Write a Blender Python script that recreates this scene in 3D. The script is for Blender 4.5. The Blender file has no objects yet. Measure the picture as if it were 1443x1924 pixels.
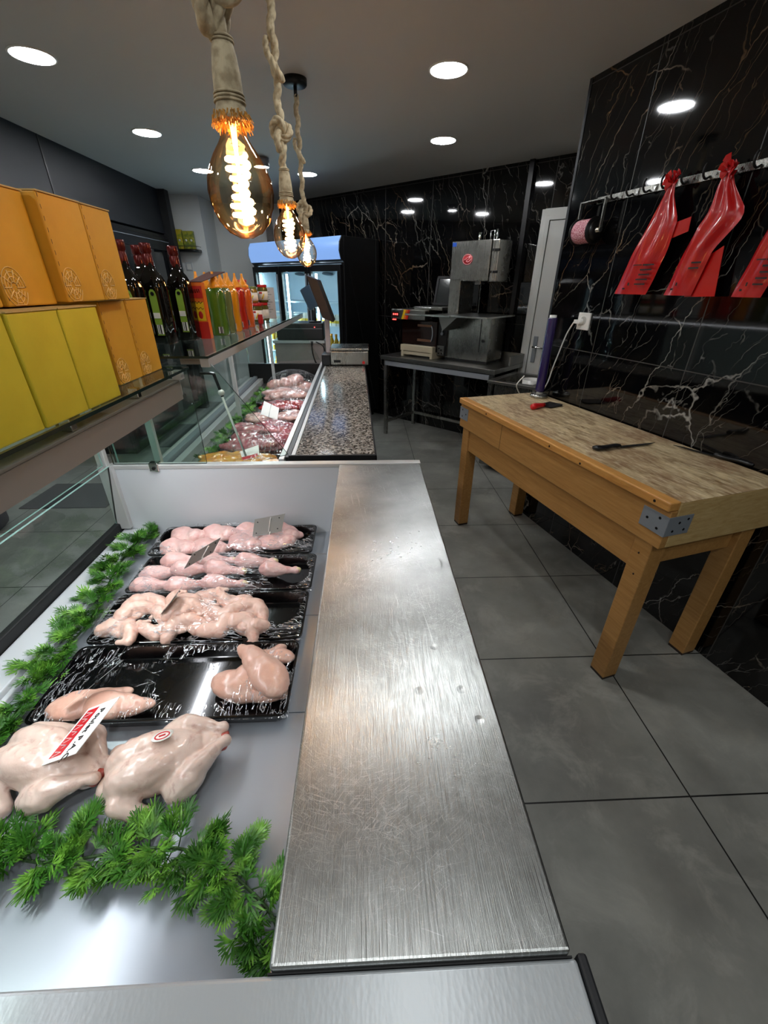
import bpy, bmesh, math, random
from mathutils import Vector as V, Matrix, noise, Euler
random.seed(7)
SC = bpy.context.scene
COL = SC.collection
R = math.radians
# ---------------------------------------------------------------- camera, world, exposure
FPX, PITCH, ROLL, YAW, CAMZ = 780.0, .5008, .0072, -.0451, 1.497
cy, sy = math.cos(YAW), math.sin(YAW)
fw = V((-sy*math.cos(PITCH), cy*math.cos(PITCH), -math.sin(PITCH)))
r0 = V((cy, sy, 0)); u0 = r0.cross(fw)
rr = math.cos(ROLL)*r0 + math.sin(ROLL)*u0
uu = -math.sin(ROLL)*r0 + math.cos(ROLL)*u0
cam = bpy.data.cameras.new('camera'); cam_o = bpy.data.objects.new('camera', cam); COL.objects.link(cam_o)
cam_o.matrix_world = Matrix(((rr.x, uu.x, -fw.x, 0), (rr.y, uu.y, -fw.y, 0), (rr.z, uu.z, -fw.z, CAMZ), (0, 0, 0, 1)))
cam.sensor_fit = 'HORIZONTAL'; cam.sensor_width = 36; cam.lens = 36*FPX/1443; cam.clip_start = .02
SC.camera = cam_o
w = bpy.data.worlds.new('world'); SC.world = w; w.use_nodes = True
w.node_tree.nodes['Background'].inputs[0].default_value = (.75, .85, 1, 1)
w.node_tree.nodes['Background'].inputs[1].default_value = .05
SC.view_settings.view_transform = 'Standard'; SC.view_settings.look = 'None'
SC.view_settings.gamma = 1; SC.view_settings.use_curve_mapping = False
SC.view_settings.exposure = 0.35
SC.cycles.transparent_max_bounces = 48; SC.cycles.max_bounces = 14
DOWN_L = 105.0      # radiance of the ceiling downlights
BULB_L = 24.0       # radiance of the filaments
CASE_L = 22.0        # radiance of the unseen strips added to brighten the cases
CEIL = 2.40
def area_lamp(x, y, power_l=DOWN_L, r=.075):
    l = bpy.data.lights.new('downlight_lamp', 'AREA'); l.shape = 'DISK'; l.size = 2*r
    l.energy = power_l*math.pi*math.pi*r*r; l.color = (.95, .985, 1)
    o = bpy.data.objects.new('downlight_lamp', l); COL.objects.link(o); o.location = (x, y, CEIL-.006)
for x, y in ((.27, 1.63), (-1.5, 1.6), (-1.5, .5), (.05, -.45), (-1.5, -.8), (1.5, -.4)):
    area_lamp(x, y)
area_lamp(.14, .42, DOWN_L*.3)  # unseen dim lamp, added to lighten the near end of the worktop
# ---------------------------------------------------------------- helpers
def lin(h):
    if not isinstance(h, str): return tuple(h)
    h = h.lstrip('#'); c = [int(h[i:i+2], 16)/255 for i in (0, 2, 4)]
    return tuple(x/12.92 if x <= .04045 else ((x+.055)/1.055)**2.4 for x in c)
class Mt:
    def __init__(s, name, color='#808080', rough=.5, metal=0, **kw):
        s.m = bpy.data.materials.new(name); s.m.use_nodes = True; s.nt = s.m.node_tree
        s.b = s.nt.nodes['Principled BSDF']
        s.set('Base Color', (*lin(color), 1)); s.set('Roughness', rough); s.set('Metallic', metal)
        for k, v in kw.items(): s.set(k.replace('_', ' '), v)
    def set(s, k, v): s.b.inputs[k].default_value = v
    def n(s, t, props=None, **ins):
        nd = s.nt.nodes.new(t)
        for k, v in (props or {}).items(): setattr(nd, k, v)
        for k, v in ins.items():
            k = int(k[1:]) if k[0] == '_' else k.replace('_', ' ')
            if isinstance(v, bpy.types.NodeSocket): s.nt.links.new(v, nd.inputs[k])
            else: nd.inputs[k].default_value = v
        return nd
    def link(s, a, k): s.nt.links.new(a, s.b.inputs[k] if isinstance(k, str) else k)
    def obj(s, scale=(1, 1, 1), rot=(0, 0, 0), loc=(0, 0, 0)):
        t = s.n('ShaderNodeTexCoord')
        return s.n('ShaderNodeMapping', _0=t.outputs['Object'], Scale=scale, Rotation=rot, Location=loc).outputs[0]
    def objr(s, scale, rz, ry=0):
        v = s.obj((1, 1, 1), (0, ry, rz)); return s.n('ShaderNodeMapping', _0=v, Scale=scale).outputs[0]
    def noise(s, vec, scale, detail=4, rough=.5, dist=0, out=0):
        return s.n('ShaderNodeTexNoise', Vector=vec, Scale=scale, Detail=detail, Roughness=rough, Distortion=dist).outputs[out]
    def ramp(s, fac, stops):
        r = s.n('ShaderNodeValToRGB', Fac=fac); el = r.color_ramp.elements
        while len(el) < len(stops): el.new(.5)
        for e, (p, c) in zip(el, stops):
            e.position = p; e.color = (*(lin(c) if not isinstance(c, (int, float)) else (c, c, c)), 1)
        return r.outputs[0]
    def mix(s, fac, a, b, mode='MIX'):
        m = s.n('ShaderNodeMix', {'data_type': 'RGBA', 'blend_type': mode})
        for k, v in ((0, fac), (6, a), (7, b)):
            if isinstance(v, bpy.types.NodeSocket): s.nt.links.new(v, m.inputs[k])
            elif k == 0: m.inputs[0].default_value = v
            else: m.inputs[k].default_value = (*lin(v), 1)
        return m.outputs[2]
    def math(s, op, a, b=0.0, c=None):
        m = s.n('ShaderNodeMath', {'operation': op}, _0=a, _1=b)
        if isinstance(c, bpy.types.NodeSocket): s.nt.links.new(c, m.inputs[2])
        elif c is not None: m.inputs[2].default_value = c
        return m.outputs[0]
    def bump(s, h, strength=.3, dist=.002):
        b = s.n('ShaderNodeBump', Height=h, Strength=strength, Distance=dist); s.link(b.outputs[0], 'Normal'); return b
    def var(s, c2, scale=20, lo=.4, hi=.65, detail=4, map_scale=(1, 1, 1)):
        f = s.ramp(s.noise(s.obj(map_scale), scale, detail), [(lo, 0.0), (hi, 1.0)])
        s.link(s.mix(f, tuple(s.b.inputs['Base Color'].default_value)[:3], c2), 'Base Color'); return s
    def bumpy(s, scale=60, strength=.3, dist=.002, detail=4, map_scale=(1, 1, 1)):
        s.bump(s.noise(s.obj(map_scale), scale, detail), strength, dist); return s
    def emit(s, c, st): s.set('Emission Color', (*lin(c), 1)); s.set('Emission Strength', st); return s
P = lambda *a, **k: Mt(*a, **k).m
class MB:
    def __init__(s): s.v, s.f, s.mi, s.sm = [], [], [], []
    def add(s, vs, fs, mi=0, sm=False, M=None):
        k = len(s.v); s.v += [tuple(M @ V(v)) if M else tuple(v) for v in vs]
        for j, f in enumerate(fs):
            s.f.append([k+i for i in f]); s.mi.append(mi[j] if isinstance(mi, (list, tuple)) else mi); s.sm.append(sm)
        return s
    def box(s, x0, x1, y0, y1, z0, z1, mi=0, M=None, emi=None):
        vs = [(x, y, z) for z in (z0, z1) for x, y in ((x0, y0), (x1, y0), (x1, y1), (x0, y1))]
        fs = [(3, 2, 1, 0), (4, 5, 6, 7), (0, 1, 5, 4), (1, 2, 6, 5), (2, 3, 7, 6), (3, 0, 4, 7)]
        m = mi
        if emi is not None:
            d = [z1-z0, z1-z0, y1-y0, x1-x0, y1-y0, x1-x0]; t = min(abs(x) for x in d)
            m = [mi if abs(abs(x)-t) < 1e-9 else emi for x in d]
        return s.add(vs, fs, m, False, M)
    def hexa(s, q, vec, mi=0, emi=None):
        q = [V(p) for p in q]; vec = V(vec); n = len(q)
        vs = q + [p+vec for p in q]
        fs = [tuple(range(n))[::-1], tuple(range(n, 2*n))] + [(i, (i+1) % n, n+(i+1) % n, n+i) for i in range(n)]
        return s.add(vs, fs, mi if emi is None else [mi, mi]+[emi]*n)
    def prism(s, pts, z0, z1, mi=0, M=None, sm=False):
        n = len(pts); vs = [(x, y, z0) for x, y in pts]+[(x, y, z1) for x, y in pts]
        s.add(vs, [tuple(range(n))[::-1], tuple(range(n, 2*n))], mi, False, M)
        return s.add(vs, [(i, (i+1) % n, n+(i+1) % n, n+i) for i in range(n)], mi, sm, M)
    def tube(s, path, r, n=10, mi=0, caps=True, closed=False, prof=None, twist=0, sm=True):
        path = [V(p) for p in path]; m = len(path)
        rs = r if isinstance(r, (list, tuple)) else [r]*m
        T = []
        for i in range(m):
            a = path[(i-1) % m] if (closed or i > 0) else path[i]
            b = path[(i+1) % m] if (closed or i < m-1) else path[i]
            t = (b-a); T.append(t.normalized() if t.length > 1e-9 else V((0, 0, 1)))
        up = V((0, 0, 1)) if abs(T[0].z) < .9 else V((1, 0, 0))
        U = T[0].cross(up).normalized(); vs = []; L = 0
        for i in range(m):
            if i: L += (path[i]-path[i-1]).length
            U = (U - T[i]*U.dot(T[i])); U = U.normalized() if U.length > 1e-6 else T[i].orthogonal().normalized()
            W = T[i].cross(U)
            for j in range(n):
                a = 2*math.pi*j/n; q = prof(a - twist*L) if prof else 1.0
                vs.append(path[i] + (U*math.cos(a)+W*math.sin(a))*rs[i]*q)
        fs = []
        for i in range(m if closed else m-1):
            for j in range(n):
                a, b = i*n, ((i+1) % m)*n
                fs.append((a+j, a+(j+1) % n, b+(j+1) % n, b+j))
        if caps and not closed: fs += [tuple(range(n))[::-1], tuple(range((m-1)*n, m*n))]
        return s.add(vs, fs, mi, sm)
    def rope(s, path, r, mi=0, closed=False, n=30):
        return s.tube(path, r*1.06, n, mi, True, closed, lambda a: .66+.34*abs(math.cos(1.5*a))**.7, 2*math.pi/(r*7))
    def cyl(s, p0, p1, r0, r1=None, n=20, mi=0, sm=True):
        p0, p1 = V(p0), V(p1); r1 = r0 if r1 is None else r1
        T = (p1-p0).normalized(); U = T.orthogonal().normalized(); W = T.cross(U); vs = []
        for p, r in ((p0, r0), (p1, r1)):
            for j in range(n):
                a = 2*math.pi*j/n; vs.append(p+(U*math.cos(a)+W*math.sin(a))*r)
        s.add(vs, [(j, (j+1) % n, n+(j+1) % n, n+j) for j in range(n)], mi, sm)
        return s.add(vs, [tuple(range(n))[::-1], tuple(range(n, 2*n))], mi)
    def lathe(s, prof, c=(0, 0, 0), n=24, mi=0, M=None, sm=True, sx=1, sy=1, sq=0):
        vs = []; m = len(prof)
        for r, z in prof:
            for j in range(n):
                a = 2*math.pi*j/n; ca, sa = math.cos(a), math.sin(a)
                q = 1/((abs(ca)**sq+abs(sa)**sq)**(1/sq)) if sq else 1
                vs.append((c[0]+r*ca*sx*q, c[1]+r*sa*sy*q, c[2]+z))
        fs = [(i*n+j, i*n+(j+1) % n, (i+1)*n+(j+1) % n, (i+1)*n+j) for i in range(m-1) for j in range(n)]
        if prof[0][0] > 1e-5: fs.append(tuple(range(n))[::-1])
        if prof[-1][0] > 1e-5: fs.append(tuple(range((m-1)*n, m*n)))
        return s.add(vs, fs, mi, sm, M)
    def ball(s, c, r, mi=0, M=None, nu=16, nv=10):
        r = r if isinstance(r, (tuple, list)) else (r, r, r)
        vs = [(c[0]+r[0]*math.sin(math.pi*i/nv)*math.cos(2*math.pi*j/nu), c[1]+r[1]*math.sin(math.pi*i/nv)*math.sin(2*math.pi*j/nu), c[2]-r[2]*math.cos(math.pi*i/nv)) for i in range(nv+1) for j in range(nu)]
        fs = [(i*nu+j, i*nu+(j+1) % nu, (i+1)*nu+(j+1) % nu, (i+1)*nu+j) for i in range(nv) for j in range(nu)]
        return s.add(vs, fs, mi, True, M)
    def mesh(s, name):
        me = bpy.data.meshes.new(name); me.from_pydata([tuple(v) for v in s.v], [], s.f)
        me.polygons.foreach_set('material_index', s.mi); me.polygons.foreach_set('use_smooth', s.sm)
        me.update(); return me
    def build(s, name, mats, parent=None, bevel=0, seg=2, loc=None, rz=0, recalc=True):
        me = s.mesh(name)
        if recalc:
            bm = bmesh.new(); bm.from_mesh(me); bmesh.ops.remove_doubles(bm, verts=bm.verts, dist=1e-6)
            bmesh.ops.recalc_face_normals(bm, faces=bm.faces); bm.to_mesh(me); bm.free()
        for m in (mats if isinstance(mats, (list, tuple)) else [mats]): me.materials.append(m)
        o = bpy.data.objects.new(name, me); COL.objects.link(o)
        if parent: o.parent = parent
        if loc is not None: o.location = loc
        o.rotation_euler.z = rz
        if bevel:
            b = o.modifiers.new('bevel', 'BEVEL'); b.width = bevel; b.segments = seg; b.limit_method = 'ANGLE'; b.angle_limit = R(50)
        return o
def tag(o, label=None, cat=None, group=None, kind=None):
    if label: o['label'] = label
    if cat: o['category'] = cat
    if group: o['group'] = group
    if kind: o['kind'] = kind
    return o
def thing(name, label, cat, loc=(0, 0, 0), rz=0, group=None):
    o = bpy.data.objects.new(name, None); COL.objects.link(o); o.empty_display_size = .05
    o.location = loc; o.rotation_euler.z = rz
    return tag(o, label, cat, group)
def struct(name, mb, mats, **k): return tag(mb.build(name, mats, **k), kind='structure')
def kids(o): return [c for c in bpy.data.objects if c.parent == o]
def dup(root, loc, rz=0, label=None, group=None, scale=None):
    r = root.copy(); COL.objects.link(r); r.location = loc; r.rotation_euler = (0, 0, rz) if not isinstance(rz, (tuple, list)) else rz
    if scale: r.scale = scale if isinstance(scale, (tuple, list)) else (scale,)*3
    if label: r['label'] = label
    if group: r['group'] = group
    for ch in kids(root):
        c = ch.copy(); COL.objects.link(c); c.parent = r
        for g in kids(ch):
            d = g.copy(); COL.objects.link(d); d.parent = c
    return r
def smooth_path(pts, k=8):
    pts = [V(p) for p in pts]; out = []; n = len(pts)
    for i in range(n-1):
        a, b, c, d = pts[max(i-1, 0)], pts[i], pts[i+1], pts[min(i+2, n-1)]
        for j in range(k):
            t = j/k
            out.append(.5*((2*b)+(c-a)*t+(2*a-5*b+4*c-d)*t*t+(3*b-a-3*c+d)*t**3))
    return out+[pts[-1]]
def organic(name, fill, mat, voxel=.004, sm=6, amp=.002, freq=40, parent=None, seed=0):
    """blend overlapping lumps into one continuous skin"""
    mb = MB(); fill(mb); o = mb.build(name, [], recalc=False)
    m = o.modifiers.new('r', 'REMESH'); m.mode = 'VOXEL'; m.voxel_size = voxel; m.use_smooth_shade = True
    k = o.modifiers.new('s', 'SMOOTH'); k.factor = .5; k.iterations = sm
    dg = bpy.context.evaluated_depsgraph_get(); me = bpy.data.meshes.new_from_object(o.evaluated_get(dg))
    bpy.data.objects.remove(o)
    nn = [v.normal.copy() for v in me.vertices]
    for v, n in zip(me.vertices, nn):
        v.co += n*amp*(noise.noise(v.co*freq+V((seed, 0, 0)))+.5*noise.noise(v.co*freq*2.3+V((seed, 7, 0))))
    me.materials.clear(); me.materials.append(mat); me.polygons.foreach_set('use_smooth', [True]*len(me.polygons)); me.name = name
    o = bpy.data.objects.new(name, me); COL.objects.link(o)
    if parent: o.parent = parent
    return o
def chain(mb, pts, sub=6):
    for (p, r), (q, t) in zip(pts, pts[1:]):
        p, q = V(p), V(q)
        for i in range(sub+1):
            f = i/sub; mb.ball(p.lerp(q, f), r+(t-r)*f, nu=10, nv=6)
def lettering(name, text, size, mat, parent, M, depth=.0004, align='LEFT'):
    cu = bpy.data.curves.new(name, 'FONT'); cu.body = text; cu.size = size; cu.extrude = depth; cu.align_x = align
    t = bpy.data.objects.new(name, cu); COL.objects.link(t)
    dg = bpy.context.evaluated_depsgraph_get(); me = bpy.data.meshes.new_from_object(t.evaluated_get(dg)); bpy.data.objects.remove(t)
    me.transform(M); me.materials.clear(); me.materials.append(mat)
    o = bpy.data.objects.new(name, me); COL.objects.link(o); o.parent = parent; return o
def frame(origin, ex, ey):
    ex = V(ex).normalized(); ey = V(ey); ez = ex.cross(ey).normalized(); ey = ez.cross(ex)
    return Matrix(((ex.x, ey.x, ez.x, origin[0]), (ex.y, ey.y, ez.y, origin[1]), (ex.z, ey.z, ez.z, origin[2]), (0, 0, 0, 1)))
# ---------------------------------------------------------------- materials
def tile_lines(m, vec, ax, off, step, wdt):
    x = m.n('ShaderNodeSeparateXYZ', _0=vec).outputs[ax]
    f = m.math('FRACT', m.math('MULTIPLY', m.math('SUBTRACT', x, off), 1/step))
    d = m.math('MINIMUM', f, m.math('SUBTRACT', 1.0, f))
    return m.math('LESS_THAN', d, wdt/step)
def marble(name, ax=0, off=0, step=.565, zoff=1.175, seed=0.0):
    m = Mt(name, '#050505', .05); m.set('Specular IOR Level', .5)
    vec = m.obj(loc=(seed, seed*.7, 0), rot=(0, R(24), 0)); raw = m.obj()
    ds = m.noise(vec, 2.2, 5, .6, out=1)
    warp = m.n('ShaderNodeVectorMath', {'operation': 'MULTIPLY_ADD'}, _0=ds, _1=(.30, .30, .30), _2=vec).outputs[0]
    def vein(scale, wd, lo, hi, st, ms):
        mp = m.n('ShaderNodeMapping', Vector=warp, Scale=ms).outputs[0]
        d = m.n('ShaderNodeTexVoronoi', {'feature': 'DISTANCE_TO_EDGE'}, Vector=mp, Scale=scale).outputs[0]
        l = m.ramp(d, [(0, 1.0), (wd, 0.0)])
        k = m.ramp(m.noise(mp, scale*.9, 3), [(lo, 0.0), (hi, 1.0)])
        return m.math('MULTIPLY', m.math('MULTIPLY', l, k), st)
    v1 = vein(1.5, .007, .44, .60, .85, (2.6, 1.0, .8)); v2 = vein(3.6, .013, .47, .62, .6, (2.6, 1, .55)); v3 = vein(8, .022, .50, .64, .38, (2.4, 1, .55))
    v = m.math('ADD', m.math('ADD', v1, v2), v3)
    cloud = m.ramp(m.noise(vec, 3.5, 6, .65), [(.5, '#050506'), (.8, '#15130f')])
    vc = m.ramp(m.noise(vec, 1.7, 2), [(.42, '#a9a69f'), (.6, '#80664a')])
    c = m.mix(v, cloud, vc)
    g = m.math('MAXIMUM', tile_lines(m, raw, ax, off, step, .0022), tile_lines(m, raw, 2, zoff, 1.2, .0022))
    c = m.mix(g, c, '#34322f')
    m.link(c, 'Base Color'); m.link(m.math('MULTIPLY_ADD', g, .5, .05), 'Roughness')
    return m.m
def mk_floor():
    m = Mt('grey_concrete_tile', '#777672', .42); raw = m.obj()
    n1 = m.noise(raw, 1.6, 8, .62); n2 = m.noise(raw, 5, 8, .7, .6)
    c = m.mix(m.ramp(n1, [(.35, 0.0), (.68, 1.0)]), '#6b6b66', '#93938c')
    c = m.mix(m.math('MULTIPLY', m.ramp(n2, [(.5, 0.0), (.66, 1.0)]), .45), c, '#a4a299')
    g = m.math('MAXIMUM', tile_lines(m, raw, 0, 1.0656, .6, .0026), tile_lines(m, raw, 1, .7186, .6, .0026))
    m.link(m.mix(g, c, '#141413'), 'Base Color')
    m.link(m.ramp(n2, [(.3, .34), (.7, .5)]), 'Roughness'); m.bump(m.math('SUBTRACT', m.math('MULTIPLY', n2, .15), g), .25, .002); return m.m
def mk_steel(name, base='#b6b8b6', rough=.40, scr=1.0, st=(6, 8, 1), bump=.06):
    m = Mt(name, base, rough, 1.0); v = m.obj()
    n1 = m.noise(m.obj(st), 14, 4, .6); n2 = m.noise(v, 3, 4, .6)
    m.link(m.math('ADD', m.math('MULTIPLY_ADD', n1, .10, rough-.12), m.math('MULTIPLY', n2, .14)), 'Roughness')
    if scr:
        # fine curved wiping scratches in several directions
        tot = None
        for rz, sc, ds in ((.35, (9, 260, 1), 2.6), (1.1, (8, 280, 1), 2.2), (-.6, (10, 300, 1), 2.6), (-1.25, (9, 280, 1), 2.2), (.75, (7, 300, 1), 3.0), (-.1, (7, 320, 1), 2.4), (1.45, (3, 150, 1), .8)):
            s_ = m.noise(m.objr(sc, rz), 2.2, 2, .5, ds)
            l = m.ramp(s_, [(.665, 0.0), (.70, 1.0)]); tot = l if tot is None else m.math('MAXIMUM', tot, l)
        for (cx, cy_, k, K) in ((.10, .20, 3.0, 290), (.10, .72, 3.2, 320), (-.02, .45, 2.6, 270)):
            sp = m.n('ShaderNodeSeparateXYZ', _0=m.obj(loc=(-cx, -cy_, 0))); x_, y_ = sp.outputs[0], sp.outputs[1]
            rad = m.math('SQRT', m.math('ADD', m.math('MULTIPLY', x_, x_), m.math('MULTIPLY', y_, y_))); an = m.math('ARCTAN2', y_, x_)
            pv = m.n('ShaderNodeCombineXYZ', _0=m.math('MULTIPLY', an, k), _1=m.math('MULTIPLY', rad, K)).outputs[0]
            near = m.ramp(rad, [(.05, 0.0), (.11, 1.0), (.34, 0.0)])
            tot = m.math('MAXIMUM', tot, m.math('MULTIPLY', m.math('MULTIPLY', m.ramp(m.noise(pv, 2.2, 3, .6, .6), [(.56, 0.0), (.68, 1.0)]), near), 1.15))
        patch = m.ramp(m.noise(v, 5.5, 3), [(.40, .10), (.62, 1.0)])
        sc_ = m.math('MULTIPLY', m.math('MULTIPLY', tot, patch), .5*scr)
        m.link(m.mix(sc_, m.mix(m.ramp(n2, [(.35, 0.0), (.7, 1.0)]), base, '#7f807d'), '#eceded'), 'Base Color')
        br_ = m.noise(m.obj((700, 6, 1)), 2.0, 2)
        b1 = m.bump(m.math('MULTIPLY_ADD', br_, .6, m.math('MULTIPLY', tot, .03)), .42, .001)
        dent = None
        for (dx, dy) in ((.151, 1.164), (.12, .84), (.18, .843), (.121, .559), (.082, .464), (.153, .464), (.17, .408)):
            q = m.n('ShaderNodeVectorMath', {'operation': 'DISTANCE'}, _0=v, _1=(dx, dy, .90)).outputs['Value']
            e = m.ramp(q, [(0, 1.0), (.008, 0.0)]); dent = e if dent is None else m.math('MAXIMUM', dent, e)
        b2 = m.bump(m.math('MULTIPLY', dent, -1.0), .35, .002); b1.inputs['Normal'].default_value; s_l = m.nt.links.new(b1.outputs[0], b2.inputs['Normal'])
    else: m.bump(n1, bump, .0006)
    return m.m
def mk_wood(name, a, b, ms=(14, 1, 14), rough=.42, dirt=0):
    m = Mt(name, a, rough); v = m.obj(ms)
    n1 = m.noise(v, 5, 6, .62, .8); n2 = m.noise(m.obj((40, 2, 40)), 6, 3)
    c = m.mix(m.ramp(n1, [(.3, 0.0), (.7, 1.0)]), a, b)
    c = m.mix(m.math('MULTIPLY', m.ramp(n2, [(.5, 0.0), (.75, 1.0)]), .35), c, b)
    m.link(c, 'Base Color'); m.bump(n1, .12, .001); return m.m
def mk_block():
    m = Mt('worn_chopping_wood', '#a8875c', .5); raw = m.obj()
    v = raw
    n1 = m.noise(m.obj((9, 2.2, 1), (0, 0, .5)), 3.2, 7, .68, .9); n2 = m.noise(raw, 4.2, 6, .62); n3 = m.noise(m.obj((30, 5, 1), (0, 0, .5)), 5, 3)
    c = m.mix(m.ramp(n1, [(.33, 0.0), (.66, 1.0)]), '#775a36', '#d6c299')
    c = m.mix(m.math('MULTIPLY', m.ramp(n2, [(.45, 0.0), (.66, 1.0)]), .75), c, '#7a5337')
    c = m.mix(m.math('MULTIPLY', m.ramp(n3, [(.52, 0.0), (.68, 1.0)]), .55), c, '#e0d2b2')
    m.link(c, 'Base Color'); m.bump(n1, .35, .002); return m.m
def mk_granite():
    m = Mt('speckled_granite', '#8a8078', .12); v = m.obj()
    vo = m.n('ShaderNodeTexVoronoi', Vector=v, Scale=130.0).outputs['Color']
    s1 = m.n('ShaderNodeSeparateColor', _0=vo).outputs[0]
    c = m.ramp(s1, [(.0, '#23201e'), (.28, '#453f39'), (.36, '#7d766d'), (.7, '#98928a'), (.95, '#b5afa6')])
    m.link(m.mix(m.ramp(m.noise(v, 60, 3), [(.5, 0.0), (.62, .75)]), c, '#4a4038'), 'Base Color'); return m.m
def mk_glass(name='clear_glass', tint='#eef5f2', ior=1.45, fac=.9):
    m = Mt(name); nt = m.nt; nt.nodes.remove(m.b); out = nt.nodes['Material Output']
    t = m.n('ShaderNodeBsdfTransparent', Color=(*lin(tint), 1)); g = m.n('ShaderNodeBsdfGlossy', Roughness=.02, Color=(1, 1, 1, 1))
    fr = m.math('MULTIPLY', m.n('ShaderNodeFresnel', IOR=ior).outputs[0], m.math('SUBTRACT', 1.0, m.n('ShaderNodeNewGeometry').outputs['Backfacing']))
    mx = m.n('ShaderNodeMixShader', _0=m.math('MULTIPLY', fr, fac), _1=t.outputs[0], _2=g.outputs[0])
    nt.links.new(mx.outputs[0], out.inputs[0]); return m.m
def mk_bulb():
    m = Mt('amber_glass'); nt = m.nt; nt.nodes.remove(m.b); out = nt.nodes['Material Output']
    bp = m.n('ShaderNodeBump', Height=m.noise(m.obj(), 22, 2), Strength=.25, Distance=.006).outputs[0]
    lw = m.n('ShaderNodeLayerWeight', Blend=.35).outputs['Facing']
    tint = m.ramp(lw, [(.25, '#fff3dc'), (.75, '#e8a85a'), (1.0, '#9a5a22')])
    t = m.n('ShaderNodeBsdfTransparent', Color=tint); g = m.n('ShaderNodeBsdfGlossy', Roughness=.04, Color=(1, .9, .75, 1), Normal=bp)
    fr = m.math('MINIMUM', m.math('MULTIPLY_ADD', m.n('ShaderNodeFresnel', IOR=1.5, Normal=bp).outputs[0], .8, .03), .5)
    mx = m.n('ShaderNodeMixShader', _0=fr, _1=t.outputs[0], _2=g.outputs[0]); nt.links.new(mx.outputs[0], out.inputs[0]); return m.m
def mk_film(name='cling_film', wd=.026, st=.85, ms=(6, 1.5, 1), rz=.6, lo=.42, hi=.56):
    m = Mt(name); nt = m.nt; nt.nodes.remove(m.b); out = nt.nodes['Material Output']
    wr = m.noise(m.obj(ms, (0, 0, rz)), 13, 3, .55, .8); w2 = m.noise(m.obj(), 9, 3)
    bp = m.n('ShaderNodeBump', Height=wr, Strength=.35, Distance=.004).outputs[0]
    t = m.n('ShaderNodeBsdfTransparent', Color=(.98, .98, .985, 1)); g = m.n('ShaderNodeBsdfGlossy', Roughness=.10, Normal=bp)
    df = m.n('ShaderNodeBsdfDiffuse', Color=(.85, .86, .9, 1))
    s2 = m.n('ShaderNodeMixShader', _0=.45, _1=g.outputs[0], _2=df.outputs[0])
    fr = m.math('MULTIPLY', m.n('ShaderNodeFresnel', IOR=1.4, Normal=bp).outputs[0], m.math('SUBTRACT', 1.0, m.n('ShaderNodeNewGeometry').outputs['Backfacing']))
    cr = m.ramp(m.math('ABSOLUTE', m.math('SUBTRACT', wr, .5)), [(0, 1.0), (wd, 0.0)])  # crease lines mixed in whitish to paint streak highlights on the film
    cr = m.math('MULTIPLY', cr, m.ramp(w2, [(lo, 0.0), (hi, st)]))
    f = m.math('MINIMUM', m.math('ADD', cr, m.math('MULTIPLY', fr, .45)), .9)
    mx = m.n('ShaderNodeMixShader', _0=f, _1=t.outputs[0], _2=s2.outputs[0]); nt.links.new(mx.outputs[0], out.inputs[0]); return m.m
def mk_skin(name, a, b, c3, rough=.33, coat=.3):
    m = Mt(name, a, rough); v = m.obj(); m.set('Coat Weight', coat); m.set('Coat Roughness', .12)
    m.set('Subsurface Weight', .12); m.set('Subsurface Radius', (.012, .004, .003)); m.set('Subsurface Scale', .6)
    n1 = m.noise(v, 16, 4, .6); n2 = m.noise(v, 34, 5, .6, .6)
    c = m.mix(m.ramp(n1, [(.38, 0.0), (.66, 1.0)]), a, b); c = m.mix(m.math('MULTIPLY', m.ramp(n2, [(.54, 0.0), (.72, 1.0)]), .75), c, c3)
    m.link(c, 'Base Color'); m.bump(m.noise(v, 260, 2), .18, .0012); return m.m
def mk_led(name, c, st):
    m = Mt(name, '#ffffff', .4); m.emit(c, st); return m.m
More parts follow.
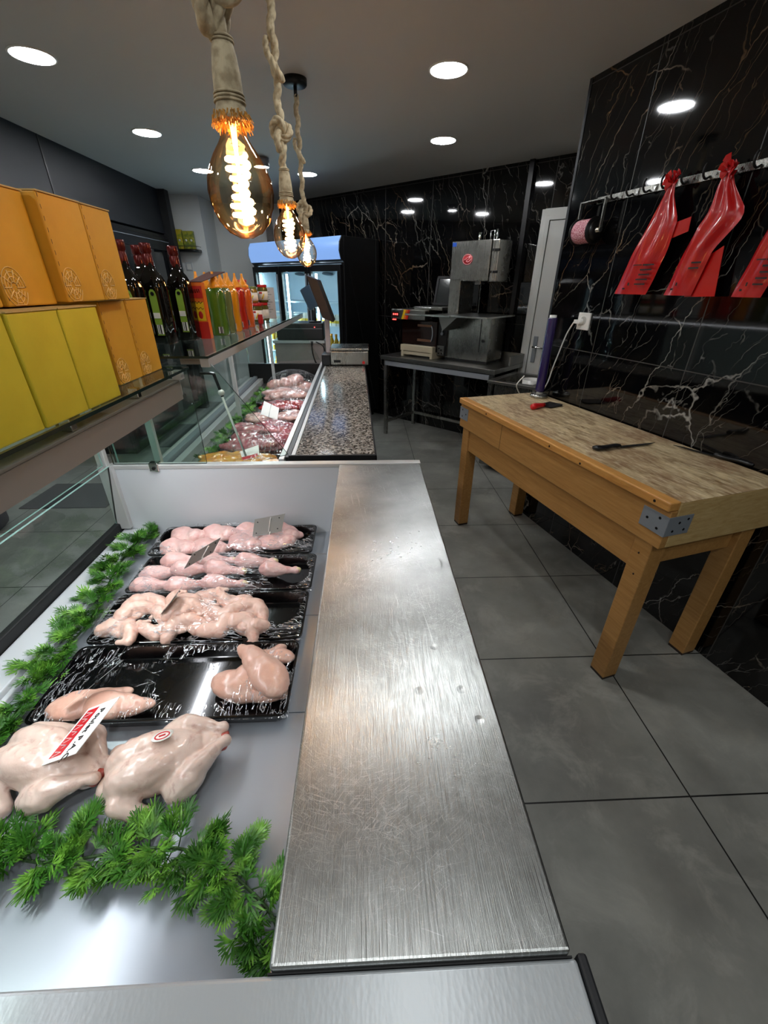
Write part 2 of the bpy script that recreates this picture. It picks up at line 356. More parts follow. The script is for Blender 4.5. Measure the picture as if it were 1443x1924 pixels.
MAT = dict(
    marble_r=marble('black_marble_tiles', 0, .532, .565), marble_b=marble('black_marble_slabs', 0, .1, .6, 1.175, 3.7),
    floor=mk_floor(), ceil=P('ceiling_paint', '#c0bfbb', .7), white_wall=P('white_paint', '#dfe3e3', .6), char=P('charcoal_panel', '#0b0d11', .55),
    steel=mk_steel('scratched_steel', rough=.31), steel2=mk_steel('brushed_steel', '#a9a8a2', .27, 0, (40, 1, 1)), steel3=mk_steel('dull_steel', '#8d8c87', .36, .3), chrome=P('chrome', '#d8d8d6', .12, 1),
    alu=P('brushed_aluminium', '#c4c4c2', .34, .35), bronze=P('bronze_anodised', '#8d847b', .30, .25), black=P('black_plastic', '#0a0a0b', .35), blackm=P('black_metal', '#0c0c0d', .4, .3),
    rubber=P('black_rubber', '#0b0b0c', .6), white=P('white_plastic', '#ecebe6', .35), lam=P('grey_laminate', '#c3c7ca', .3), deck=P('satin_deck', '#a3a9b0', .30, .35),
    glass=mk_glass(), glass_e=P('glass_edge', '#1d2b28', .1), glass_l=P('glass_light_edge', '#8fb0a8', .1, Transmission_Weight=.0), dkglass=P('dark_glass', '#080b0f', .03),
    granite=mk_granite(), wood=mk_wood('beech_wood', '#b5884f', '#9c6f3a'), wood_e=mk_wood('end_block_wood', '#c9ad78', '#ae8c55', (3, 3, 14)), wood_s=mk_wood('edge_strip_wood', '#cf9a53', '#b0773a', (20, 1.5, 20)), block=mk_block(),
    zinc=P('zinc_bracket', '#8f959b', .42, .35), dark_dot=P('dark_metal', '#1a1a1a', .5, .5), red=P('red_plastic', '#c81a1c', .3), purple=P('purple_film', '#2a1d52', .22, Coat_Weight=.6),
    redbag=P('red_bag_plastic', '#b00d0d', .28, Coat_Weight=.4), ink=P('black_ink', '#140808', .5), navy=P('navy_fabric', '#14161c', .8), mat=Mt('grey_carpet', '#3b3d3e', .95).bumpy(300, .6).m,
    down=mk_led('downlight_diffuser', '#f9fcff', DOWN_L), sky_led=Mt('lit_canopy', '#20345c', .3).emit('#86aeea', .75).m, strip=mk_led('led_strip', '#d5ecff', 22), cstrip=mk_led('unseen_case_lamp', '#f4f8ff', CASE_L), redled=mk_led('red_digits', '#ff2010', 3),
    filament=mk_led('filament', '#ffc585', BULB_L), amber=mk_bulb(), warm=mk_led('warm_pin', '#ffb060', 6),
    jute=Mt('jute_rope', '#beae8e', .85).var('#98876a', 60).bumpy(220, .6, .002, 3, (1, 1, .3)).m, fringe=Mt('bulb_lit_fringe', '#c98f3c', .8).var('#8a5f22', 120).m,  # orange of the fringe carries the bulb's glow in its colour
    box_y=Mt('yellow_cardboard', '#c4b428', .6).var('#b8a61e', 8).bumpy(160, .08).m, box_o=Mt('orange_cardboard', '#cf9a24', .6).var('#c28c1c', 6).bumpy(160, .08).m, box_s=P('cardboard_side', '#a68a1c', .65), box_in=P('cardboard_edge', '#b79a5e', .8),
    print_o=P('pale_orange_print', '#e8c27a', .6), bottle=P('dark_bottle', '#0b0805', .06), capfoil=Mt('maroon_foil', '#5a1612', .25, .35).m, lab_g=P('green_label', '#86a83c', .45), lab_w=P('white_label', '#e6e6df', .5),
    orange=P('orange_cap', '#f09a1c', .35), red_lid=P('red_lid', '#b91f22', .28), jar_g=P('pickle_green', '#55511f', .1), jar_r=P('pickle_red', '#5a2418', .1), jar_o=P('pickle_orange', '#8a6a28', .1),
    skin=mk_skin('chicken_skin', '#d9b3a2', '#e2c3b2', '#c98f7d'), skin_d=mk_skin('drumstick_skin', '#d8aaa4', '#e3c2ba', '#c27e78'), skin_f=mk_skin('fillet_meat', '#d3a591', '#deb9a6', '#c58f7e'), skin_w=mk_skin('whole_chicken_skin', '#cdb3a4', '#dcc6b8', '#a8786a', .36, .4), flesh=mk_skin('raw_flesh', '#a53a30', '#c2685a', '#7a1c18'), fat=mk_skin('fat', '#e0cf9a', '#ead9ae', '#d1b87c'),
    tray=P('black_tray_plastic', '#070708', .12, Coat_Weight=.4), film=mk_film(), film2=mk_film('cling_film_tight', .03, .9, (1.2, 8, 1), .5, .40, .55), tagw=P('white_card', '#f2f2ee', .4), tagg=P('grey_card', '#8e8d87', .45), tagr=P('red_print', '#c5121f', .4),
    leaf=Mt('fern_green', '#356a1a', .42).var('#79b03c', 30, .48, .66).m, stem=P('stem_green', '#2c4a1c', .6), lamb=mk_skin('lamb_meat', '#b8877f', '#dcb8ae', '#8d3b3a', .25, .6), beef=mk_skin('beef_meat', '#93444e', '#b87a7c', '#6a1f2a', .22, .6), liver=mk_skin('red_meat', '#a31d1c', '#7c1212', '#c24238', .2, .6), marin=mk_skin('marinated_meat', '#d39a3a', '#c77a22', '#e2b55a', .25, .6),
    fold=mk_glass('crease_highlight', '#ffffff', 2.4, 1.0), twine=None, oven=P('smoked_plastic', '#1a0a06', .08), cream=P('cream_plastic', '#b9ad93', .45), stripe_y=P('yellow_stripe', '#e6c41c', .4), stripe_o=P('orange_stripe', '#e0701a', .4), stripe_r=P('red_stripe', '#c02018', .4), blue=P('blue_sticker', '#1f4fae', .4),
    door=P('white_door_paint', '#d5d6d2', .4), frdg_in=P('fridge_liner', '#cfe2ee', .4), juice=P('yellow_juice', '#b98f1c', .15), tea=Mt('tea_packet', '#8f9a2a', .45).var('#c3b12c', 30, .48, .56).m, tea2=Mt('dark_tea_packet', '#5f7020', .45).var('#a2a02a', 30, .45, .6).m,
    screen=P('grey_screen', '#5e7288', .2), brown=P('brown_plastic', '#2b1c12', .4), taupe=P('taupe_panel', '#9b8f8d', .45),
)
m = Mt('bakers_twine', '#d9a6b0', .8); v_ = m.n('ShaderNodeTexVoronoi', Vector=m.obj((1, 1, 1)), Scale=260.0).outputs['Distance']
m.link(m.mix(m.ramp(v_, [(.3, 0.0), (.55, 1.0)]), '#e8c6cc', '#9c4a5a'), 'Base Color'); m.bump(v_, .6, .002); MAT['twine'] = m.m
m = Mt('textured_aluminium', '#b4b9bc', .34, .35); b_ = m.n('ShaderNodeTexVoronoi', Vector=m.obj((1, .5, 1)), Scale=260.0).outputs['Distance']; m.bump(b_, .22, .0004); MAT['alu_tex'] = m.m
m = Mt('barcode_label', '#eeeeea', .5); w_ = m.n('ShaderNodeTexNoise', {'noise_dimensions': '3D'}, Vector=m.obj((260, 260, 0)), Scale=1.0, Detail=2.0).outputs[0]
m.link(m.mix(m.ramp(w_, [(.49, 0.0), (.51, 1.0)]), '#eeeeea', '#1b1b1b'), 'Base Color'); MAT['barcode'] = m.m
for k_, c_ in (('sauce_green', '#4a6a1e'), ('sauce_olive', '#6a7040'), ('sauce_yellow', '#e08f12'), ('sauce_red', '#b5260f'), ('sauce_orange', '#d9601c')):
    MAT[k_] = P(k_, c_, .18, Coat_Weight=.5)
# ---------------------------------------------------------------- setting
struct('floor', MB().box(-3.6, 4.2, -2.6, 7.6, -.05, 0), MAT['floor'])
struct('ceiling', MB().box(-3.6, 4.2, -2.6, 7.6, CEIL, CEIL+.06), MAT['ceil'])
WA = R(15.2); wp = V((1.536, 1.32, 0)); wn = V((math.cos(WA), math.sin(WA), 0)); wt = V((-math.sin(WA), math.cos(WA), 0))
WRZ = WA+math.pi/2                       # right wall frame: x along the wall (away), y into the room
def wall_pt(s, z, off=0): q = wp+wt*s-wn*off; return (q.x, q.y, z)
struct('wall_right', MB().box(-3.9, 1.52, -.14, 0, 0, CEIL), MAT['marble_r'], loc=wp, rz=WRZ)
struct('trim_1', MB().box(1.505, 1.523, -.14, .003, 0, CEIL-.001), MAT['char'], loc=wp, rz=WRZ)
BRZ = math.atan2(-.682, .731); bu = V((.731, -.682, 0)); bn = V((.682, .731, 0))
def back_pt(a, b, z=0): q = bu*a+bn*b; return (q.x, q.y, z)
struct('wall_back', MB().box(-6.2, .6, 4.10, 4.22, 0, CEIL), MAT['marble_b'], rz=BRZ)
struct('trim_2', MB().box(-1.925, -1.885, 4.06, 4.10, 0, CEIL-.001), MAT['blackm'], rz=BRZ)
struct('wall_far', MB().box(-3.0, -1.0, 6.62, 6.74, 0, CEIL), MAT['white_wall'])
struct('trim_3', MB().box(-3.0, -1.93, 6.12, 6.62, 0, CEIL-.001), MAT['white_wall'])        # white pier
struct('trim_4', MB().box(-1.27, -1.19, 6.57, 6.62, 0, CEIL-.001), MAT['brown'])
struct('wall_left', MB().box(-3.06, -2.96, -2.6, 6.62, 0, CEIL), MAT['white_wall'])
struct('wall_near', MB().box(-3.1, 3.2, -2.4, -2.3, 0, CEIL), MAT['white_wall'])
mb = MB(); mb.box(-2.96, -2.25, -2.3, 5.75, 1.99, CEIL-.001); struct('trim_5', mb, MAT['char'])           # charcoal bulkhead
struct('trim_6', MB().box(-2.262, -2.246, 3.86, 3.875, 1.99, CEIL-.002), MAT['black'])
struct('trim_7', MB().box(-2.96, -2.17, 5.75, 5.86, 0, CEIL-.001), MAT['char'])
# white door in the back wall
d = tag(bpy.data.objects.new('door_1', None), kind='structure'); COL.objects.link(d); d.rotation_euler.z = BRZ
mb = MB()
for k, (x0, z1, y) in enumerate(((-1.76, 2.055, 4.072), (-1.735, 2.03, 4.06), (-1.71, 2.005, 4.05))): mb.box(x0, x0+.03, y, 4.1, 0, z1).box(x0+.03, -.80, y, 4.1, z1-.03, z1)
mb.build('door_frame', MAT['door'], d, .003)
MB().box(-1.675, -.80, 4.062, 4.098, .01, 1.97).build('door_leaf', MAT['door'], d, .002)
MB().box(-1.645, -1.605, 4.052, 4.062, .86, 1.09).build('handle_plate', MAT['zinc'], d, .012, 4)
MB().cyl((-1.625, 4.055, 1.0), (-1.625, 4.01, 1.0), .009).tube([(-1.625, 4.012, 1.0), (-1.60, 4.008, 1.0), (-1.51, 4.008, .995)], .009).build('door_handle', MAT['chrome'], d)
# ---------------------------------------------------------------- near display case
c1 = thing('display_case', 'near open display case with steel worktop and grey deck holding chicken', 'display case', (-.4, .8, 0))
L1 = lambda mb, name, mat, bevel=0, **k: mb.build(name, mat, c1, bevel, loc=(.4, -.8, 0), **k)
mb = MB().box(-.105, .202, .148, 1.47, .86, .90); L1(mb, 'steel_worktop', MAT['steel'], .004, seg=3)
L1(MB().box(-.10, .195, .10, 1.47, .06, .859), 'body', MAT['lam'])
L1(MB().box(-.97, -.1005, .10, 1.47, .06, .575), 'well', MAT['lam'])
L1(MB().box(-.94, .20, .13, 1.44, 0, .06), 'plinth', MAT['black'])
ys = [.15, .648, .981, 1.314, 1.474]
for a, b in zip(ys, ys[1:]): L1(MB().box(-.885, -.112, a+.0012, b-.0012, .58, .60), 'deck_panel', MAT['deck'], .0015)
L1(MB().box(-.975, -.887, .148, 1.474, .575, .632).box(-.887, -.872, .148, 1.474, .60, .618), 'front_ledge', MAT['lam'], .004)
L1(MB().box(-1.0, -.976, .148, 1.474, .56, .665), 'gasket', MAT['rubber'], .004)
L1(MB().box(-1.02, -.976, .148, 1.474, .06, .56), 'front_fascia', MAT['char'])
L1(MB().hexa([(-.99, .15, .64), (-.99, 1.455, .64), (-.945, 1.455, .905), (-.945, .15, .905)], (-.006, 0, .001), 0, 1), 'lower_glass', [MAT['glass'], MAT['glass_l']])
L1(MB().hexa([(-.962, .15, .91), (-.962, 1.452, .91), (-.962, 1.452, 1.235), (-.962, .15, 1.235)], (-.006, 0, 0), 0, 1), 'upper_glass', [MAT['glass'], MAT['glass_l']])
L1(MB().box(-.975, .205, 1.475, 1.502, .06, .886), 'end_panel', MAT['lam'], .002)
L1(MB().box(-.965, .205, 1.472, 1.505, .887, .902), 'panel_capping', MAT['alu'], .002)
L1(MB().box(-.97, .208, .056, .146, .845, .892).box(-.97, .208, .06, .10, .06, .845), 'near_rail', MAT['alu_tex'], .004, seg=3)
L1(MB().box(.2085, .219, .054, .149, .06, .894), 'rail_end_cap', MAT['char'], .003)
L1(MB().box(-.107, .204, .1462, .1478, .846, .891), 'worktop_seal', MAT['rubber'])
L1(MB().box(-.1095, -.1065, .151, .17, .78, .862), 'cable_cover', P('copper_edge', '#8a4a36', .4), .003)
g = L1(MB().box(-.96, -.598, .12, 1.495, 1.242, 1.25, 0, None, 1), 'shelf_glass', [MAT['glass'], MAT['glass_e']])
L1(MB().box(-.70, -.632, .10, 1.47, 1.158, 1.212).box(-.632, -.629, .10, 1.47, 1.206, 1.2135), 'shelf_rail', MAT['bronze'], .003)
L1(MB().box(-.70, -.632, 1.472, 1.487, 1.158, 1.212).box(-.645, -.615, 1.455, 1.487, 1.213, 1.2415), 'rail_end', MAT['alu'], .002)
for yy in (.9, 1.2): L1(MB().box(-.66, -.635, yy, yy+.02, 1.213, 1.2415), 'shelf_clip', MAT['chrome'], .002)
L1(MB().box(-.632, -.628, .10, 1.47, 1.148, 1.206), 'rail_lip', MAT['bronze'])
L1(MB().box(-.69, -.645, .14, 1.44, 1.1565, 1.158), 'unseen_lamp_strip', MAT['cstrip'])  # unseen strip added under the rail to brighten the deck
for yy in (.13, 1.455): L1(MB().box(-.985, -.952, yy, yy+.022, .905, 1.241).box(-.99, -.94, yy, yy+.022, .64, .905), 'post', MAT['alu'], .002)
L1(MB().box(-.945, -.602, 1.484, 1.490, .903, 1.241, 0, None, 1), 'end_glass', [MAT['glass'], MAT['glass_e']])
L1(MB().box(-.81, -.775, 1.466, 1.496, .878, .912), 'glass_clip', MAT['chrome'], .003)
L1(MB().cyl((-.792, 1.4655, .893), (-.792, 1.462, .893), .006), 'clip_screw', MAT['dark_dot'])
# ---------------------------------------------------------------- far display case
SK = .02
def c2x(x, y): return x-SK*(y-1.55)
c2 = thing('display_case', 'far glass display case with granite counter holding wrapped red meat', 'display case', (-.4, 2.7, 0))
def L2(mb, name, mat, bevel=0, skew=True):
    if skew: mb.v = [(c2x(x, y), y, z) for x, y, z in mb.v]
    return mb.build(name, mat, c2, bevel, loc=(.4, -2.7, 0))
Y0, Y1 = 1.56, 3.96
L2(MB().box(-.283, .033, Y0+.012, Y1, .868, .90), 'granite_top', MAT['granite'], .002)
L2(MB().box(-.31, .040, Y0, Y0+.012, .862, .902).box(.0335, .041, Y0, Y1, .862, .896), 'granite_edging', MAT['blackm'], .002)
L2(MB().box(-.30, .03, Y0+.02, Y1, .08, .868), 'body', MAT['char'])
L2(MB().box(-1.0, -.3, Y0+.02, Y1, .08, .66), 'well', MAT['char'])
for x0, x1, z in ((-.302, -.285, .898), (-.325, -.305, .892), (-.352, -.330, .885)): L2(MB().box(x0, x1, Y0+.01, Y1, z-.03, z), 'rear_rail', MAT['alu'] if x0 != -.325 else MAT['blackm'], .002)
L2(MB().box(-.36, -.30, Y0+.02, Y1, .66, .855), 'rear_wall', MAT['steel3'])
L2(MB().box(-.90, -.36, Y0+.02, Y1, .66, .70), 'deck', MAT['steel3'])
for x0, x1, z in ((-.925, -.885, .745), (-.965, -.932, .765), (-1.0, -.97, .755)): L2(MB().box(x0, x1, Y0+.02, Y1, .66, z), 'front_rail', MAT['alu'] if x0 != -.965 else MAT['zinc'], .003)
L2(MB().box(-1.0, -.30, Y1-.03, Y1, .66, .872), 'end_panel', MAT['blackm'], .002)
L2(MB().box(-1.0, -.30, Y0, Y0+.02, .1, .72), 'near_panel', MAT['lam'])
L2(MB().box(-1.02, -1.0, Y0, Y1, .08, .70), 'front_fascia', MAT['lam'])
L2(MB().box(-.992, -.986, Y0+.03, Y1-.03, .74, 1.255, 0, None, 1), 'front_glass', [MAT['glass'], MAT['glass_l']])
L2(MB().hexa([(-.985, Y0+.004, .74), (-.31, Y0+.004, .905), (-.545, Y0+.004, 1.245), (-.985, Y0+.004, 1.245)], (0, .006, 0), 0, 1), 'near_end_glass', [MAT['glass'], MAT['glass_e']])
L2(MB().hexa([(-.985, Y1-.02, .88), (-.36, Y1-.02, .905), (-.545, Y1-.02, 1.245), (-.985, Y1-.02, 1.245)], (0, .006, 0), 0, 1), 'far_end_glass', [MAT['glass'], MAT['glass_e']])
L2(MB().box(-.985, -.548, Y0-.01, 4.12, 1.267, 1.275, 0, None, 1), 'shelf_glass', [MAT['glass'], MAT['glass_e']], 0, False)
L2(MB().box(-.582, -.549, Y0, 4.10, 1.236, 1.2665), 'shelf_rail', MAT['alu'], .003, False)
for yy in (Y0+.012, 2.7, Y1-.04): L2(MB().box(-.655, -.583, yy, yy+.02, 1.245, 1.266), 'shelf_bracket', MAT['bronze'], .002, False)
for yy in (Y0+.015, 2.72, Y1-.05): L2(MB().box(-.84, -.815, yy, yy+.02, .70, 1.266), 'shelf_post', MAT['alu'], .002, False)
L2(MB().box(-.578, -.555, Y0+.04, Y1-.04, 1.2345, 1.236), 'unseen_lamp_strip', MAT['cstrip'], 0, False)  # second added strip, out of sight, brightening the far case
st = L2(MB().tube([(-.552, 1.62, 1.145), (-.494, 1.62, .88)], .0042), 'prop_rod', MAT['white'], 0, False)
st2 = MB().tube(smooth_path([(-.612, 1.62, 1.205), (-.568, 1.62, 1.205), (-.560, 1.62, 1.19), (-.545, 1.62, 1.12)], 6), .0055).build('prop_handle', MAT['black'], st)
MB().ball((-.547, 1.62, 1.135), .012).build('prop_joint', MAT['white'], st)
# ---------------------------------------------------------------- butcher's table
tb = thing('butcher_table', "butcher's block table of pale wood with worn top by marble wall", 'table', (1.0, 1.155, 0), WA)
MB().box(.03, .545, 0, 1.51, .70, .876).build('chopping_block', [MAT['wood_e']], tb, .004)
mb = MB(); nx, ny = 26, 60
vs = [(.03+.515*i/nx, 1.51*j/ny, .8762+.0012-.006*math.sin(math.pi*i/nx)*math.sin(math.pi*min(1, j/ny*1.0))*.15) for j in range(ny+1) for i in range(nx+1)]
mb.add(vs, [(j*(nx+1)+i, j*(nx+1)+i+1, (j+1)*(nx+1)+i+1, (j+1)*(nx+1)+i) for j in range(ny) for i in range(nx)], 0, True)
mb.build('worn_surface', MAT['block'], tb)
MB().box(-.016, .032, .002, 1.512, .846, .880).build('edge_strip', MAT['wood_s'], tb, .006, 3)
MB().box(0, .029, .0, 1.51, .70, .8455).build('front_board', MAT['wood'], tb, .003)
MB().box(-.0008, .001, 1.03, 1.032, .70, .845).build('board_seam', MAT['brown'], tb)
for x, y in ((.012, .03), (.012, 1.405), (.465, .03), (.465, 1.405)):
    l = MB().box(x, x+.072, y, y+.075, .012, .699).build('leg', MAT['wood'], tb, .004)
    MB().box(x+.002, x+.07, y+.002, y+.073, 0, .0125).build('foot', MAT['brown'], l)
MB().box(.022, .045, .105, 1.405, .56, .699).build('front_apron', MAT['wood'], tb, .003)
MB().box(.503, .525, .105, 1.405, .56, .699).build('rear_apron', MAT['wood'], tb, .003)
for y in (.055, 1.43): MB().box(.084, .465, y, y+.022, .585, .699).build('side_apron', MAT['wood'], tb, .003)
for y0, s in ((0, 1), (1.51, -1)):
    br = MB()
    br.box(-.003, 0, min(y0, y0+.10*s), max(y0, y0+.10*s), .752, .826).box(-.003, .105, y0-.003 if s > 0 else y0, y0 if s > 0 else y0+.003, .752, .826)
    b = br.build('corner_bracket', MAT['zinc'], tb, .001)
    for dy, dz in ((.03, .77), (.03, .81), (.075, .79)): MB().cyl((-.0035, y0+dy*s, dz), (-.002, y0+dy*s, dz), .005, n=10).build('screw', MAT['dark_dot'], b)
    for dx, dz in ((.03, .77), (.05, .80), (.085, .81), (.08, .77)): MB().cyl((dx, y0-.0035*s, dz), (dx, y0-.002*s, dz), .005, n=10).build('screw', MAT['dark_dot'], b)
for y, z in ((1.18, .862), (.62, .864), (.42, .858), (.06, .863)): MB().cyl((-.0168, y, z), (-.014, y, z), .005, n=10).build('strip_screw', MAT['dark_dot'], tb)
for x, y, z in ((.011, .068, .64), (.011, .06, .55), (.08, .029, .56)): MB().cyl((x, y, z), (x+.003, y+.003, z), .004, n=8).build('peg', MAT['brown'], tb)
TZ = .8785
# tools on the block
def knife(label, p_tip, p_mid, p_end, wd, handle_r, cat='knife', name='knife'):
    a, m_, e = V(p_tip), V(p_mid), V(p_end); t = thing(name, label, cat, (*m_, TZ), 0)
    d1 = (a-m_); L = d1.length; ang = math.atan2(d1.y, d1.x); t.rotation_euler.z = ang
    pts = [(0, -wd*.5), (L*.75, -wd*.35), (L, wd*.42), (L*.6, wd*.5), (0, wd*.5)]
    MB().prism(pts, .004, .0062).build('blade', MAT['dark_dot'], t)
    Lh = (e-m_).length
    M = Matrix()
    mb = MB(); n = 9
    path = [(-Lh*i/(n-1), .004*math.sin(i*.9), .011) for i in range(n)]
    mb.tube(path, [handle_r*k for k in (.75, .95, .85, .85, .95, 1.0, 1.0, 1.1, .8)], 12)
    mb.v = [(x, y*1.25, .011+(z-.011)*.85) for x, y, z in mb.v]
    mb.build('handle', MAT['black'], t); return t
knife('narrow black boning knife lying across middle of the block', (1.295, 1.724), (1.102, 1.68), (.973, 1.651), .018, .0115)
knife('long black handled knife at the back edge of the block', (1.36, 1.70), (1.44, 1.565), (1.497, 1.44), .014, .0115)
cl = thing('cleaver', 'cleaver with red handle and dark square blade on the block', 'cleaver', (1.035, 2.375, TZ), math.atan2(.06, .1))
MB().prism([(0, -.045), (.10, -.05), (.125, -.035), (.115, .048), (0, .045)], .003, .007).build('blade', MAT['dark_dot'], cl, .001)
mb = MB().tube([(.0, 0, .012), (-.03, 0, .013), (-.055, 0, .014), (-.085, 0, .015), (-.105, 0, .014), (-.112, 0, .013)], [.011, .013, .015, .018, .016, .006], 14); mb.build('handle', MAT['red'], cl)
fr = thing('film_roll', 'dark purple film roll standing on steel foot at table corner', 'film roll', (1.095, 2.62, TZ))
MB().lathe([(.052, 0), (.054, .004), (.054, .014), (.048, .02), (.02, .021)]).build('foot', MAT['steel2'], fr)
MB().cyl((0, 0, .021), (0, 0, .47), .0195).build('core', MAT['white'], fr)
MB().lathe([(.0, .034), (.0265, .034), (.0272, .05), (.0268, .25), (.0275, .45), (.0262, .457), (0, .457)]).build('film', MAT['purple'], fr)
# ---------------------------------------------------------------- right wall fittings
def wthing(name, label, cat, s, z, off=0, group=None): return thing(name, label, cat, wall_pt(s, z, off), WRZ, group)
so = wthing('wall_socket', 'white socket with plug on the black marble beside film roll', 'socket', 1.205, 1.325, .0)
MB().box(-.046, .046, 0, .010, -.042, .044).build('cover', MAT['white'], so, .003)
MB().cyl((-.0, .0095, .004), (0, .012, .004), .022).build('outlet', P('grey_outlet', '#b9b9b4', .4), so)
MB().cyl((.008, .012, -.002), (.012, .034, -.002), .017, .014).box(.01, .045, .02, .036, -.012, .008).build('plug', MAT['white'], so, .002)
cb = MB().tube(smooth_path([wall_pt(1.25, 1.323, .03), wall_pt(1.30, 1.25, .025), wall_pt(1.345, 1.13, .02), wall_pt(1.37, 1.05, .02), wall_pt(1.40, .94, .02), (1.10, 2.72, .80), (1.06, 2.80, .83), (1.0, 2.76, .90), (.985, 2.73, .94), (1.02, 2.72, .99)], 8), .0038, 8).build('power_cable', MAT['white'])
tag(cb, 'thin white cable hanging from wall socket down behind block table', 'cable')
hr = wthing('hook_rail', 'long steel rail with row of meat hooks on marble wall', 'hook rail', .8, 1.877, 0)
MB().box(-1.5, .49, .004, .010, -.014, .014).build('rail', MAT['steel2'], hr, .001)
for k in range(16):
    s = .45-.0935*k
    h = MB().tube(smooth_path([(s, .010, -.004), (s, .030, -.012), (s, .046, -.002), (s, .050, .018), (s, .042, .034)], 5), .0042, 8).build('hook', MAT['dark_dot'], hr)
    MB().cyl((s-.028, .0102, .0), (s-.028, .0125, .0), .005, n=10).build('rivet', MAT['chrome'], h)
tw = wthing('twine_spool', 'pink twine spool on black reel hanging from the hook rail', 'twine spool', 1.24, 1.745, .055)
MB().lathe([(.012, -.085), (.052, -.083), (.054, -.06), (.053, -.02), (.054, .018), (.052, .022), (.012, .022)], M=Matrix.Rotation(-R(90), 4, 'Y')@Matrix.Translation((0, 0, 0))).build('twine', MAT['twine'], tw)
for x in (-.03, .09):
    MB().lathe([(.0, -.003), (.058, -.003), (.060, 0), (.058, .003), (0, .003)], M=Matrix.Translation((x, 0, 0))@Matrix.Rotation(R(90), 4, 'Y')).build('flange', MAT['black'], tw)
MB().cyl((-.07, 0, 0), (.11, 0, 0), .011).build('axle', MAT['chrome'], tw)
MB().box(-.068, -.062, -.008, .008, -.01, .13).box(.100, .106, -.008, .008, -.01, .13).box(-.068, .106, -.05, .008, .124, .130).build('bracket', MAT['steel2'], tw, .001)
mb = MB().lathe([(.012, 0), (.04, .002), (.045, .012), (.02, .016)], M=Matrix.Translation((-.028, 0, 0))@Matrix.Rotation(-R(90), 4, 'Y')); mb.build('knob', MAT['black'], tw)
# red carrier bags
def red_bag(label, s, pts, z0, seed, flap=None, text=True, lines=5):
    t = wthing('carrier_bag', label, 'bag', s, 1.885, .035, 'red carrier bags on the hook rail')
    n, m_ = 22, 14; mb = MB(); V0 = []
    def outline(t_):
        for (a, la, ra), (b, lb, rb) in zip(pts, pts[1:]):
            if a <= t_ <= b+1e-9:
                f = (t_-a)/(b-a); return la+(lb-la)*f, ra+(rb-ra)*f
    for side in (1, -1):
        vs = []
        for i in range(n+1):
            tt = i/n; l, r_ = outline(tt)
            for j in range(m_+1):
                f = j/m_; x = l+(r_-l)*f
                pl = .010*math.sin(f*math.pi*5+seed)*(1-tt)**.8+.006*noise.noise(V((f*3, tt*4, seed)))
                bul = side*(.018*math.sin(math.pi*f)*min(1, tt*2.2)*(.6+.4*math.sin(tt*3)))
                vs.append((x, bul+pl*min(1, tt*6)+.012, z0*tt))
        mb.add(vs, [(i*(m_+1)+j, i*(m_+1)+j+1, (i+1)*(m_+1)+j+1, (i+1)*(m_+1)+j) for i in range(n) for j in range(m_)], 0, True)
    mb.build('bag_body', MAT['redbag'], t, recalc=False)
    kb = MB(); rnd = random.Random(seed)
    for k in range(26):
        a = rnd.uniform(0, 6.28); p = V((rnd.uniform(-.008, .008), rnd.uniform(-.006, .01), rnd.uniform(-.025, .005))); d_ = V((math.cos(a)*.024, abs(math.sin(a))*.016, rnd.uniform(-.012, .028)))
        q = V((-d_.z, .006, d_.x))*.55
        kb.hexa([p+V((0, .012, 0)), p+d_+q+V((0, .012, 0)), p+d_*1.15+V((0, .014, 0)), p+d_-q+V((0, .012, 0))], (0, .0015, 0))
    kb.build('gathered_top', MAT['redbag'], t)
    if flap: MB().hexa(flap, (0, .002, 0)).build('handle_flap', MAT['redbag'], t)
    ib = MB(); l, r_ = outline(.84)
    def strip(tt, f0, f1, h):
        a, b = outline(tt); x0, x1 = b+(a-b)*f0, b+(a-b)*f1; c_ = (f0+f1)/2
        y = .012+.018*math.sin(math.pi*c_)*(.6+.4*math.sin(tt*3))+.0095
        ib.box(x1, x0, y, y+.0008, z0*tt-h/2, z0*tt+h/2)
    for k in range(lines): strip(.72+.045*k, .60-.02*(k % 2), .92, .006)
    strip(.945, .30, .38, .007); strip(.90, .42, .47, .012)
    if lines > 3: strip(.72, .34, .6, .004)
    ib.build('print', MAT['ink'], t)
    return t
# outline rows: (t, left, right) in the wall frame (x grows away from the camera)
red_bag('red carrier bag hanging next to the twine spool', .82, [(0, -.012, .012), (.12, -.022, .03), (.35, -.075, .07), (.62, -.065, .12), (1, -.015, .17)], -.42, 3, [(-.03, .006, -.16), (-.13, .006, -.14), (-.135, .006, -.19), (-.04, .006, -.215)])
red_bag('red carrier bag in the middle of three on rail', .585, [(0, -.012, .014), (.12, -.035, .03), (.34, -.115, .04), (.42, -.11, .06), (.62, -.04, .09), (1, -.005, .125)], -.42, 8, [(-.02, .003, -.28), (-.07, .003, -.25), (-.10, .003, -.42), (.03, .003, -.425)], True, 2)
red_bag('red carrier bag farthest right cut off by frame', .33, [(0, -.012, .012), (.12, -.03, .02), (.40, -.075, .035), (.6, -.07, .055), (1, -.02, .085)], -.42, 14)
